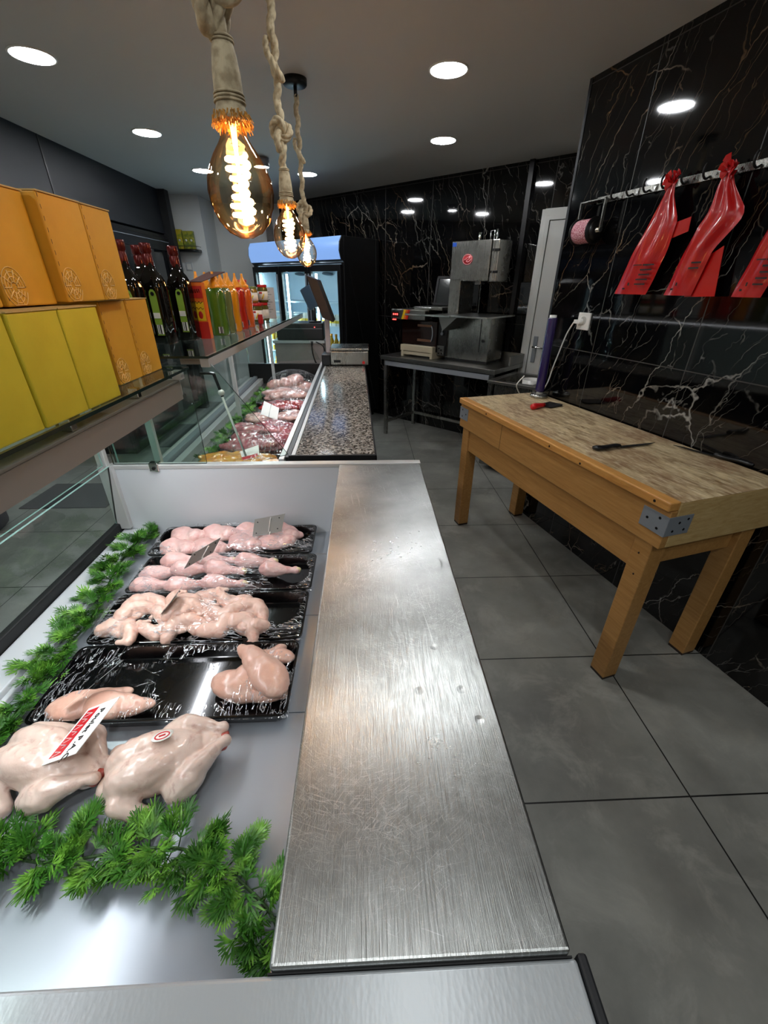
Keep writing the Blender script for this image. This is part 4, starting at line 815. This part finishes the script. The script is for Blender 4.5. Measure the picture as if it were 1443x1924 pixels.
# ---------------------------------------------------------------- pendant lamps
def pendant(label, x, y, zb, k1, k2, topx):
    t = thing('pendant_lamp', label, 'lamp', (x, y, CEIL), 0, 'rope pendant lamps over the counters')
    z = lambda q: q-CEIL
    MB().lathe([(.012, -.03), (.055, -.028), (.06, -.022), (.06, 0), (0, 0)]).cyl((0, 0, -.07), (0, 0, -.028), .009).build('ceiling_mount', MAT['blackm'], t)
    top = z(zb+.185)
    rp = MB(); n = 150
    rp.rope([(.004*math.sin(i*.25), .004*math.cos(i*.21), -.06+(top+.06)*i/(n-1)) for i in range(n)], .0125).build('rope', MAT['jute'], t)
    for kz, sc, rot, kr in k1:
        pts = []
        for i in range(130):
            a = 2*math.pi*i/130
            X, Z_, Y_ = (math.sin(a)+2*math.sin(2*a)), (math.cos(a)-2*math.cos(2*a)), -math.sin(3*a)
            q = V((X*.010*sc, Y_*.013*sc, Z_*.0145*sc)); q.rotate(Euler((0, rot, .4))); pts.append(q+V((0, 0, z(kz))))
        MB().rope(pts, kr, closed=True).build('knot', MAT['jute'], t)
    if k2:   # loose rope tail beside the knot
        a, b = k2; MB().rope(smooth_path([(-.020, .0, z(a)), (-.022, -.006, z(a-.03)), (-.006, -.016, z(a-.06)), (.012, -.014, z(a-.085)), (.020, .0, z(b))], 8), .0105).build('rope_tail', MAT['jute'], t)
    b0 = zb+.085
    sw = MB().lathe([(.0125, .105), (.015, .10), (.019, .085), (.0225, .06), (.0235, .04), (.0225, .032), (.024, .028), (.0235, .02), (.027, .008), (.031, .0), (.024, -.001), (.0, .002)], (0, 0, z(b0)), 32).build('socket_wrap', MAT['jute'], t)
    for zz, r_ in ((.101, .0165), (.097, .0170), (.034, .0240), (.029, .0245), (.024, .0250)): MB().tube([(r_*math.cos(a), r_*math.sin(a), z(b0+zz)) for a in [2*math.pi*i/24 for i in range(24)]], .0016, 6, closed=True).build('binding', MAT['jute'], sw)
    fb = MB(); rnd = random.Random(int(y*100))
    for i in range(420):
        a = rnd.uniform(0, 6.283); r_ = rnd.uniform(.017, .031); p = V((r_*math.cos(a), r_*math.sin(a), z(b0)+rnd.uniform(.001, .012)))
        d_ = V((rnd.uniform(-.005, .005)+.004*math.cos(a), rnd.uniform(-.005, .005)+.004*math.sin(a), -rnd.uniform(.007, .016)))
        fb.tube([p, p+d_], [.0013, .0005], 4, sm=False)
    fb.build('fringe', MAT['fringe'], t)
    bl = MB().lathe([(.0, -.083), (.012, -.082), (.030, -.074), (.046, -.056), (.055, -.034), (.058, -.012), (.056, .006), (.050, .022), (.040, .040), (.029, .055), (.021, .068), (.0165, .080), (.0155, .088)], (0, 0, z(zb)), 40).build('bulb', MAT['amber'], t)
    MB().cyl((0, 0, z(zb+.09)), (0, 0, z(zb+.05)), .006, .004).build('bulb_stem', MAT['warm'], bl)
    fm = MB(); c0 = z(zb)
    fm.tube([((.015+.004*math.sin(i*.09))*math.cos(i*.42), (.015+.004*math.sin(i*.09))*math.sin(i*.42), c0+.042-.0009*i) for i in range(110)], .0044, 6)
    fm.tube([(.0, .0, c0+.05), (.0, 0, c0-.058)], .0034, 6)
    fm.build('filament', MAT['filament'], bl)
    return t
pendant('rope pendant lamp with big glowing bulb nearest the camera', -.222, .956, 1.655, [(1.905, 1.35, .3, .0135), (1.955, 1.25, 1.3, .0135)], None, 0)
pendant('rope pendant lamp in the middle of the row', -.276, 1.87, 1.665, [(1.945, 1.0, .2, .0115)], (2.175, 2.075), 0)
pendant('rope pendant lamp farthest away with black ceiling mount visible', -.334, 2.88, 1.668, [(1.855, 1.25, .4, .0115)], (2.17, 2.07), 0)
# ---------------------------------------------------------------- downlights
dl = None
for x, y, lab in ((-1.49, 2.71, 'recessed downlight at upper left, nearest of the left row'), (-1.47, 3.80, 'recessed downlight in the middle of the left row'), (-1.455, 4.88, 'recessed downlight at far end of the left row above yellow boxes'), (.417, 2.735, 'recessed downlight nearest of the two on the right'), (.575, 3.83, 'recessed downlight farther of the two on the right'), (-.518, 4.94, 'recessed downlight behind the farthest rope pendant')):
    if dl is None:
        dl = thing('ceiling_downlight', lab, 'downlight', (x, y, CEIL), 0, 'recessed ceiling downlights')
        MB().lathe([(.086, -.004), (.092, -.006), (.096, -.003), (.096, 0), (.086, 0)], n=36).build('trim_ring', MAT['white'], dl)
        MB().lathe([(0, -.0045), (.0865, -.0045)], n=36).build('diffuser', MAT['down'], dl)
    else: dup(dl, (x, y, CEIL), 0, lab)
t = thing('surface_spot', 'small dark bodied ceiling spot half hidden behind the big bulb', 'downlight', (-.83, 4.40, CEIL))
MB().lathe([(0.05, 0), (.065, -.002), (.065, -.06), (.06, -.062), (.06, -.055)], n=28).build('housing', MAT['zinc'], t); MB().lathe([(0, -.056), (.06, -.056)], n=28).build('diffuser', MAT['down'], t)
# ---------------------------------------------------------------- poultry trays
DZ = .601
trays = [('black tray with chicken fillets, nearest of four', -.775, -.190, .612, .840), ('black tray with chicken wings, second from the front', -.775, -.188, .847, 1.054), ('black tray with chicken drumsticks, third from the front', -.778, -.185, 1.061, 1.262), ('black tray with chicken thighs, farthest of four', -.800, -.205, 1.268, 1.468)]
def film(parent, w_, d_, h, fx0, fx1, hf, mat, holes=(), nx=130, ny=60):
    mb = MB(); idx = {}; vs = []
    for j in range(ny+1):
        for i in range(nx+1):
            x = -w_/2+w_*(fx0+(fx1-fx0)*i/nx); y = -d_/2+d_*j/ny
            vs.append((x, y, hf(x, y)))
    fs = []
    for j in range(ny):
        for i in range(nx):
            cx = (vs[j*(nx+1)+i][0]+vs[j*(nx+1)+i+1][0])/2; cyy = (vs[j*(nx+1)+i][1]+vs[(j+1)*(nx+1)+i][1])/2
            wob = .012*noise.noise(V((cx*30, cyy*30, 3)))
            if any(((cx+wob-hx)/rx)**2+((cyy+wob-hy)/ry)**2 < 1 for hx, hy, rx, ry in holes): continue
            fs.append((j*(nx+1)+i, j*(nx+1)+i+1, (j+1)*(nx+1)+i+1, (j+1)*(nx+1)+i))
    mb.add(vs, fs, 0, True); o = mb.build('cling_film', mat, parent)
    fb = MB(); rnd = random.Random(nx+len(fs))  # glossy tubes along the film folds, shaped to imitate streak highlights
    for hx, hy, rx, ry in holes:
        for k in range(46):
            a = rnd.uniform(0, 6.283); c_, s_ = math.cos(a), math.sin(a); l = rnd.uniform(.06, .9)*.5; b_ = rnd.uniform(-.15, .15); pts = []
            for q in range(7):
                f = 1.0+l*q/6; x, y = hx+rx*f*math.cos(a+b_*q/6), hy+ry*f*math.sin(a+b_*q/6)
                if abs(x) < w_*.49 and abs(y) < d_*.48: pts.append((x, y, hf(x, y)+.0012))
            if len(pts) > 2: fb.tube(pts, [.0002+.0015*math.sin(math.pi*(i+.5)/len(pts))*rnd.uniform(.4, 1) for i in range(len(pts))], 5)
    if fb.f: tag(fb.build('fold_highlight', MAT['fold'], o), kind='stuff')
    return o
def tray(label, x0, x1, y0, y1, holes, bumps, fmat, fr_=(0, 1)):
    w_, d_, h = x1-x0, y1-y0, .038
    t = thing('meat_tray', label, 'tray', ((x0+x1)/2, (y0+y1)/2, DZ), 0, 'black poultry trays')
    def ring(ins, z, r_=.02):
        out = []
        for sx, sy_, a0 in ((1, 1, 0), (-1, 1, 90), (-1, -1, 180), (1, -1, 270)):
            for k in range(5):
                a = R(a0+22.5*k); out.append((sx*(w_/2-ins-r_)+r_*math.cos(a), sy_*(d_/2-ins-r_)+r_*math.sin(a), z))
        return out
    rings = [ring(.012, 0), ring(.003, h-.006), ring(0, h-.006), ring(0, h), ring(.006, h), ring(.020, .006), ring(.022, .004)]
    n = len(rings[0]); mb = MB(); vs = [p for r_ in rings for p in r_]
    mb.add(vs, [(i*n+j, i*n+(j+1) % n, (i+1)*n+(j+1) % n, (i+1)*n+j) for i in range(len(rings)-1) for j in range(n)], 0, False)
    k = len(rings)-1; mb.add(vs, [tuple(range(n))[::-1], tuple(range(k*n, k*n+n))], 0)
    mb.build('tray_body', MAT['tray'], t, .0015)
    def hf(x, y):
        z = h+.002
        for bx, by, rx, ry, hh in bumps:
            q = ((x-bx)/rx)**2+((y-by)/ry)**2
            if q < 1.6: z = max(z, h+.002+(hh-h)*max(0, 1-q/1.6)**.5)
        e = min((w_/2-abs(x)), (d_/2-abs(y)))
        if e < .012: z = h+.002-(.012-e)*.5+ (z-h-.002)*max(0, e/.012)
        return z+.0022*noise.noise(V((x*28, y*60, 1)))+.0012*noise.noise(V((x*90, y*40, 5)))
    film(t, w_+.004, d_+.004, h, fr_[0], fr_[1], hf, fmat, holes)
    return t
tray(*trays[0], [(.075, .0, .115, .085), (-.11, .075, .055, .032)], [(-.165, -.03, .11, .05, .052), (.215, .0, .075, .07, .06)], MAT['film'])
tray(*trays[1], [(.20, .02, .075, .075)], [(-.06, 0, .24, .10, .078)], MAT['film2'])
tray(*trays[2], [(.20, -.01, .08, .085), (-.22, .06, .10, .06)], [(-.06, -.02, .24, .10, .075)], MAT['film2'])
tray(*trays[3], [(-.15, 0, .13, .09), (.23, .02, .05, .06)], [(-.03, 0, .25, .10, .07)], MAT['film2'])
# pieces: one baked mesh per kind, copied
def piece(name, fill, mat, **k):
    o = organic(name, fill, mat, **k); return o
def f_wing(mb):
    chain(mb, [((-.048, -.016, 0), .017), ((-.030, .004, .003), .025), ((-.006, .024, .004), .020)])
    chain(mb, [((-.006, .022, .004), .019), ((.020, .006, .004), .022), ((.044, -.014, 0), .014)]); chain(mb, [((.044, -.014, 0), .013), ((.052, -.026, -.002), .010), ((.028, -.034, -.005), .006)])
    mb.ball((-.002, .002, -.002), (.038, .022, .012))
def f_drum(mb): chain(mb, [((-.045, 0, 0), .017), ((-.025, .002, .002), .029), ((-.005, .001, .001), .027), ((.025, 0, 0), .016), ((.052, 0, 0), .0105), ((.066, .002, 0), .014)]); mb.ball((.072, -.004, 0), .010)
def f_thigh(mb): mb.ball((0, 0, 0), (.062, .042, .020)); mb.ball((-.025, .012, .006), (.036, .03, .02)); mb.ball((.03, -.010, .004), (.036, .030, .022)); mb.ball((.055, .008, -.003), (.02, .016, .012))
def f_fillet(mb): mb.ball((-.02, 0, 0), (.062, .036, .022)); mb.ball((.022, .004, -.002), (.055, .028, .017)); mb.ball((.06, .012, -.006), (.032, .016, .010))
wing = piece('chicken_wing', f_wing, MAT['skin'], voxel=.003, amp=.0025, freq=45)
drum = piece('chicken_drumstick', f_drum, MAT['skin_d'], voxel=.003, amp=.0015, freq=50)
thigh = piece('chicken_thigh', f_thigh, MAT['skin_d'], voxel=.0035, amp=.003, freq=35)
fil = piece('chicken_fillet', f_fillet, MAT['skin_f'], voxel=.003, amp=.002, freq=30)
knu = piece('joint_end', lambda mb: (mb.ball((.072, 0, 0), (.012, .011, .012)), mb.ball((.078, .004, .002), .007)), MAT['fat'], voxel=.002, sm=3, amp=.001)
tag(knu, cat=None); knu.parent = drum
used = set()
def put(o, x, y, z, rz, label, cat, group, tilt=(0, 0), sc=1):
    if o.name not in used:
        used.add(o.name); q = o; q.location = (x, y, z); q.rotation_euler = (tilt[0], tilt[1], rz); q.scale = (sc,)*3; tag(q, label, cat, group)
        return q
    q = dup(o, (x, y, z), (tilt[0], tilt[1], rz), label, group, sc); return q
G = 'chicken fillets in the front tray'
put(fil, -.665, .668, .632, .25, 'chicken fillet at the left end of the front tray, behind its neighbour', 'chicken fillet', G, (0, 0), 1.05)
put(fil, -.595, .655, .634, -.10, 'chicken fillet in the front tray with its tip pointing right', 'chicken fillet', G, (.2, 0), 1.0)
put(fil, -.285, .745, .634, .9, 'rear fillet of the heap at the right end of front tray', 'chicken fillet', G, (0, 0), 1.2)
put(fil, -.300, .695, .632, -.30, 'bottom fillet of the heap at the right end of front tray', 'chicken fillet', G, (0, 0), 1.2)
put(fil, -.265, .735, .656, 2.2, 'topmost rosy fillet of the heap in the front tray', 'chicken fillet', G, (.15, 0), 1.25)
put(fil, -.250, .790, .640, 2.9, 'folded fillet at the back corner of the front tray heap', 'chicken fillet', G, (.2, 0), .7)
G = 'chicken wings in the second tray'; rows = ('front', 'middle', 'back')
ords = ('first', 'second', 'third', 'fourth', 'fifth')
rnd = random.Random(4)
for j in range(3):
    for i in range(5):
        if j == 2 and i == 4: continue
        x = -.685+.083*i+.012*j+rnd.uniform(-.008, .008); y = .888+.055*j+rnd.uniform(-.005, .005)
        put(wing, x, y, .640+rnd.uniform(0, .014)+.008*(j == 1), rnd.uniform(-.6, .8)+(3.14 if i % 2 else 0), f'chicken wing in the second tray, {ords[i]} from left in the {rows[j]} row', 'chicken wing', G, (rnd.uniform(-.3, .3), rnd.uniform(-.25, .25)), rnd.uniform(.95, 1.15))
put(wing, -.345, .905, .646, 2.6, 'single chicken wing at right end of the pile in second tray', 'chicken wing', G, (0, 0), 1.0)
put(wing, -.535, .945, .668, .3, 'chicken wing lying on top of the pile in second tray', 'chicken wing', G, (.2, 0), 1.0)
G = 'chicken drumsticks in the third tray'
for k, (x, y, z, rz, lab) in enumerate(((-.705, 1.095, .636, .1, 'left front corner drumstick of the third tray'), (-.595, 1.092, .638, .12, 'drumstick second from left along the front rim of third tray'), (-.485, 1.098, .638, -.05, 'drumstick third from left along the front rim of third tray'), (-.70, 1.155, .640, .25, 'drumstick at the left end of the middle of third tray'),
        (-.60, 1.16, .652, .0, 'drumstick in the middle of the third tray pile'), (-.495, 1.155, .655, -.2, 'drumstick with pale knuckle pointing right in third tray'), (-.655, 1.215, .650, .1, 'drumstick at the back left of the third tray'), (-.545, 1.215, .652, -.1, 'drumstick at the back of third tray under the tag'), (-.405, 1.205, .648, -.05, 'drumstick lying against back rim right of the pile'), (-.315, 1.165, .640, -.08, 'lone drumstick at the right of the third tray'))):
    put(drum, x, y, z, rz, lab, 'drumstick', G, (rnd.uniform(-.4, .4), 0), 1.08 if k != 9 else 1.0)
G = 'chicken thighs in the far tray'
for k, (x, y, z, rz, lab) in enumerate(((-.70, 1.315, .636, .1, 'flat thigh at the front left of the far tray'), (-.585, 1.31, .638, -.1, 'flat thigh second from left at front of far tray'), (-.69, 1.39, .644, .0, 'flat thigh at the back left of the far tray'), (-.57, 1.395, .648, .1, 'thigh at the back of far tray left of the tag'), (-.46, 1.33, .642, -.2, 'thigh in front of the tag in the far tray'), (-.445, 1.40, .650, .2, 'thigh right behind the tag in the far tray'), (-.345, 1.335, .642, .3, 'yellowish thigh at the front right of far tray'), (-.33, 1.40, .645, -.4, 'thigh at the right end of the far tray pile'))):
    put(thigh, x, y, z, rz, lab, 'chicken thigh', G, (rnd.uniform(-.15, .2), 0), 1.12)
# whole chickens
def whole(label, x, y, rz, seed, mirror=1, stick=False):
    t = thing('whole_chicken', label, 'chicken', (x, y, DZ), rz, 'whole wrapped chickens')
    def fill(mb):
        mb.ball((-.01, 0, .050), (.094, .058, .048), nu=24, nv=14)
        for s in (1, -1):
            mb.ball((-.028, s*.020, .068), (.070, .036, .036), M=None); mb.ball((-.068, s*.022, .052), (.034, .034, .036))
            chain(mb, [((.022, s*.060, .034), .030), ((.045, s*.058, .050), .029), ((.058, s*.050, .056), .024)])
            chain(mb, [((.055, s*.052, .058), .025), ((.085, s*.036, .060), .017), ((.108, s*.020, .058), .0105), ((.120, s*.016, .058), .0125)])
            chain(mb, [((-.078, s*.050, .050), .021), ((-.045, s*.074, .026), .018), ((-.035, s*.080, .020), .017)]); chain(mb, [((-.035, s*.082, .019), .016), ((-.065, s*.094, .015), .014), ((-.098, s*.086, .013), .009)])
        mb.ball((.085, 0, .040), (.034, .030, .026)); mb.ball((-.098, 0, .032), (.022, .028, .022))
    organic('body', fill, MAT['skin_w'], .0032, 3, .0022, 30, t, seed)
    organic('cavity', lambda mb: (mb.ball((.119, .004, .046), (.010, .016, .011)), mb.ball((.112, -.014, .04), (.010, .010, .009))), MAT['flesh'], .0025, 3, .002, 60, t)
    if stick:
        s = MB().lathe([(0, 0), (.020, 0), (.020, .0012), (0, .0012)], M=frame((.012, .012, .1063), (1, 0, -.05), (0, 1, -.3)), sy=.75).build('round_label', MAT['lab_w'], t)
        Mq = frame((.012, .012, .1077), (1, 0, -.05), (0, 1, -.3)); MB().tube([Mq@V((.013*math.cos(a), .0095*math.sin(a), 0)) for a in [2*math.pi*i/20 for i in range(20)]], .0014, 5, closed=True).tube([Mq@V((-.006, 0, 0)), Mq@V((.006, 0, 0))], .002, 5).build('label_print', MAT['tagr'], s)
    return t
whole('whole chicken at the left with white and red price card', -.648, .520, -.22, 2)
whole('whole wrapped chicken at right with small round sticker', -.420, .512, .42, 9, 1, True)
# price cards
def card(label, q, front, th=.0012, clip=True, name='price_tag'):
    q = [V(p) for p in q]; c = sum(q, V())/4; t = thing(name, label, 'price tag', c, 0)
    q = [p-c for p in q]; nrm = (q[1]-q[0]).cross(q[3]-q[0]).normalized()
    MB().hexa(q, nrm*th).build('card', front, t)
    return t, q, nrm
t, q, nrm = card('white and red price card reading Poulet P.A.C. on chicken', [(-.624, .486, .692), (-.542, .479, .737), (-.523, .599, .737), (-.605, .606, .692)], MAT['tagw'])
up = (q[1]-q[0]).normalized(); ex = (q[1]-q[2]).normalized(); nn_ = ex.cross(up).normalized(); hh = (q[1]-q[0]).length
s = 1 if nn_.dot(V((.5, -.5, .7))) > 0 else -1
F_ = lambda u, v, o=.0016: q[3]+(q[0]-q[3]).normalized()*u+up*v+nn_*o*s
LW = (q[0]-q[3]).length
MB().hexa([F_(.008, .008), F_(LW-.010, .008), F_(LW-.010, .042), F_(.008, .042)], nn_*.0004*s).build('red_band', MAT['tagr'], t)
Mf = frame(F_(.018, .058, .0021), ex, up)
lettering('lettering', 'Poulet P.A.C.', .021, MAT['ink'], t, Mf)
mb = MB(); rnd = random.Random(3)
for k in range(7):
    a = F_(.016+.014*k, .014, .0022); b = F_(.021+.014*k, .036, .0022); c_ = F_(.026+.014*k, .016+.01*(k % 2), .0022)
    mb.tube([a, b, c_], .0010, 5)
mb.build('pale_strokes', MAT['tagw'], t)
def grey_card(label, q, clip_x=.55):
    t, q, nrm = card(label, q, MAT['tagg'])
    e1 = q[1]-q[0]; e2 = q[3]-q[0]
    a = q[0]+e1*clip_x+e2*.12; b = q[0]+e1*clip_x+e2*.95
    for sg_ in (1, -1):
        o = nrm*(.0022*sg_)
        if sg_ == 1: MB().tube([a+o, (a+b)/2+o, b+o, b-e2*.12+o+e1*.05], .0016, 6).tube([a+o+e1*.05, a+o-e2*.35+e1*.03], .0016, 6).build('clip_wire', MAT['white'], t)
    for f1, f2 in ((.12, .2), (.85, .2), (.12, .8), (.85, .8)):
        p = q[0]+e1*f1+e2*f2; MB().cyl(p-nrm*.0006, p+nrm*.0018, .0025, n=8).build('hole', MAT['dark_dot'], t)
grey_card('grey back of upright price card in the far tray', [(-.437, 1.352, .655), (-.325, 1.352, .680), (-.307, 1.368, .747), (-.422, 1.368, .724)][::1])
grey_card('grey back of price card slanting over the drumsticks', [(-.597, 1.116, .686), (-.531, 1.203, .690), (-.504, 1.227, .735), (-.568, 1.139, .73)])
grey_card('narrow grey price card standing among the chicken wings', [(-.588, .912, .678), (-.569, .978, .688), (-.535, .965, .735), (-.551, .90, .722)])
t = thing('price_tag', 'white price card seen edge on over left front fillets', 'price tag', (-.633, .671, .69)); e = V((.084, .106, .03)); eu = V((.18, -.3, .5)).normalized()*.001
MB().hexa([-e*.5-V((.03, -.036, .004))*.0, e*.5, e*.5+V((-.012, .02, -.018)), -e*.5+V((-.012, .02, -.018))], (.0009, -.0012, .001)).build('card', MAT['white'], t); MB().box(.004, .012, .0, .008, .0, .006).build('clip', MAT['dark_dot'], t)
# ---------------------------------------------------------------- garlands
def fan(mb, p, d, up, L, rnd):
    d = d.normalized(); sd = d.cross(up).normalized(); up = sd.cross(d)
    def blade(b, a, l, w_, lift):
        t_ = d*math.cos(a)+sd*math.sin(a); s_ = t_.cross(up).normalized()*w_
        m_ = b+t_*l*.55+up*lift*l; e = b+t_*l+up*lift*l*1.1
        mb.add([b-s_*.5, b+s_*.5, m_+s_, m_-s_, e+s_*.35, e-s_*.35], [(0, 1, 2, 3), (3, 2, 4, 5)], 0, True)
        return m_, t_
    for a in (-1.05, -.66, -.32, 0, .32, .66, 1.05):
        l = L*(1-.32*abs(a))*rnd.uniform(.85, 1.1); m_, t_ = blade(p, a, l, L*.046, .2*rnd.uniform(-.8, 1.5))
        for b in (-.4, .4): blade(p+t_*l*.42, a+b, l*.48, L*.040, .2*rnd.uniform(-.6, 1.5))
def garland(label, path, step, L, spread, seed, ymin=None, lift=.0):
    t = thing('fern_garland', label, 'garland', path[0]); o = V(path[0]); pts = smooth_path([V(p)-o for p in path], 10)
    MB().tube(pts, .0028, 8).build('stem', MAT['stem'], t)
    mb = MB(); br = MB(); rnd = random.Random(seed); acc = 0; up = V((0, 0, 1))
    for a, b in zip(pts, pts[1:]):
        acc += (b-a).length
        while acc > step:
            acc -= step; tdir = (b-a).normalized(); sd = tdir.cross(up).normalized()
            s = rnd.choice((-1, 1)); an = rnd.uniform(.15, 1.5)
            d_ = (tdir*math.cos(an)*rnd.choice((1, 1, -.4))+sd*s*math.sin(an)+up*rnd.uniform(-.05, .75)).normalized()
            bl = spread*rnd.uniform(.35, 1.0); p = V(a); q = p+d_*bl; q.z = max(q.z, .006)
            br.tube([p, p.lerp(q, .5)+up*.004, q], .0012, 5)
            for k in range(4):
                f = .3+.7*k/3; pp = p.lerp(q, f)+up*.004*math.sin(f*3)
                dd = (d_*.9+sd*rnd.uniform(-.9, .9)+up*rnd.uniform(-.15, .5)+tdir*rnd.uniform(-.4, .4)).normalized()
                if k == 3: dd = (d_+up*.1).normalized()
                if pp.z+dd.z*L < .003: dd.z = abs(dd.z)*.3; 
                fan(mb, pp, dd, (up+V((rnd.uniform(-.5, .5), rnd.uniform(-.5, .5), 0))).normalized(), L*rnd.uniform(.75, 1.15), rnd)
    br.build('twigs', MAT['stem'], t)
    f = mb.build('foliage', MAT['leaf'], t, recalc=False); return t
garland('green fern garland along the front glass beside the trays', [(-.83, 1.45, .625), (-.885, 1.38, .625), (-.88, 1.22, .622), (-.845, 1.06, .62), (-.825, .93, .62), (-.835, .82, .62), (-.835, .72, .62), (-.82, .62, .62), (-.84, .52, .62)], .0085, .036, .066, 11)
garland('green fern garland across the near end of the grey deck', [(-.80, .37, .615), (-.66, .375, .617), (-.56, .362, .617), (-.45, .372, .617), (-.36, .375, .62), (-.28, .355, .62), (-.21, .315, .617), (-.155, .27, .615), (-.135, .21, .615)], .0085, .038, .070, 23)
# ---------------------------------------------------------------- red meat in the far case
DZ2 = .7005
def pack(name, label, cat, x, y, w_, d_, h, mat, seed, lumps=10, film_=True, tray_=True):
    x = c2x(x, y); t = thing(name, label, cat, (x, y, DZ2), 0, 'wrapped meats in the far case')
    if tray_: MB().box(-w_/2, w_/2, -d_/2, d_/2, 0, .03).build('tray_body', MAT['tray'], t, .006)
    rnd = random.Random(seed)
    def fill(mb):
        mb.ball((0, 0, .035), (w_*.42, d_*.34, h*.40))
        for k in range(lumps): mb.ball((rnd.uniform(-.34, .34)*w_, rnd.uniform(-.3, .3)*d_, .035+rnd.uniform(.1, .5)*h), (w_*rnd.uniform(.14, .26), d_*rnd.uniform(.16, .3), h*rnd.uniform(.3, .5)))
    organic('meat', fill, mat, .006, 2, .006, 24, t, seed)
    if film_:
        nx, ny = 30, 18; mb = MB(); vs = []
        for j in range(ny+1):
            for i in range(nx+1):
                xx, yy = -w_*.52+w_*1.04*i/nx, -d_*.54+d_*1.08*j/ny
                q = (xx/(w_*.52))**2+(yy/(d_*.54))**2
                vs.append((xx, yy, .032+max(0, 1-q)**.5*(h*1.02+.012)+.006*noise.noise(V((xx*30, yy*45, seed)))))
        mb.add(vs, [(j*(nx+1)+i, j*(nx+1)+i+1, (j+1)*(nx+1)+i+1, (j+1)*(nx+1)+i) for j in range(ny) for i in range(nx)], 0, True); mb.build('wrap', MAT['film'], t)
    return t
pack('marinated_meat', 'golden marinated chicken in tray nearest in the far case', 'meat', -.60, 1.90, .40, .20, .05, MAT['marin'], 1, 26)
pack('wrapped_meat', 'pink wrapped meat right behind the golden marinated tray', 'meat', -.59, 2.14, .44, .22, .07, MAT['beef'], 2)
pack('wrapped_meat', 'pink wrapped meat in front of the white price cards', 'meat', -.57, 2.40, .42, .22, .06, MAT['beef'], 3)
pack('wrapped_meat', 'wrapped dark pink meat beside the white price cards', 'meat', -.56, 2.68, .40, .22, .05, MAT['lamb'], 4)
pack('red_meat', 'bright red diced meat in the middle of the far case', 'meat', -.52, 2.95, .34, .20, .045, MAT['liver'], 5, 12)
pack('wrapped_meat', 'pale pink wrapped cutlets behind the bright red meat', 'meat', -.57, 3.22, .42, .26, .07, MAT['lamb'], 6)
pack('wrapped_meat', 'large whitish wrapped leg at far end of the far case', 'meat', -.56, 3.60, .44, .36, .13, MAT['lamb'], 7, 5, True, False)
t, q, nrm = card('white double price card standing among the wrapped meat', [(-.665, 2.62, .775), (-.545, 2.53, .765), (-.545, 2.62, .815), (-.660, 2.74, .83)], MAT['tagw'])
MB().tube([(q[0]+q[1])/2+nrm*.002, (q[2]+q[3])/2+nrm*.002], .002, 6).build('clip_wire', MAT['zinc'], t)
t, q, nrm = card('white and red price card stuck in the marinated chicken', [(-.585, 1.86, .765), (-.515, 1.90, .77), (-.525, 1.95, .81), (-.60, 1.89, .80)], MAT['tagw'])
e1 = q[1]-q[0]; e2 = q[3]-q[0]; MB().hexa([q[0]+e2*.05+nrm*.0014, q[0]+e1*.95+e2*.05+nrm*.0014, q[0]+e1*.95+e2*.35+nrm*.0014, q[0]+e2*.35+nrm*.0014], nrm*.0004).build('red_band', MAT['tagr'], t)
garland('dark green garland along the front of the far case', [(c2x(-.80, 1.9), 1.9, .715), (c2x(-.80, 2.4), 2.4, .715), (c2x(-.79, 3.0), 3.0, .715), (c2x(-.79, 3.6), 3.6, .715)], .02, .034, .05, 31)
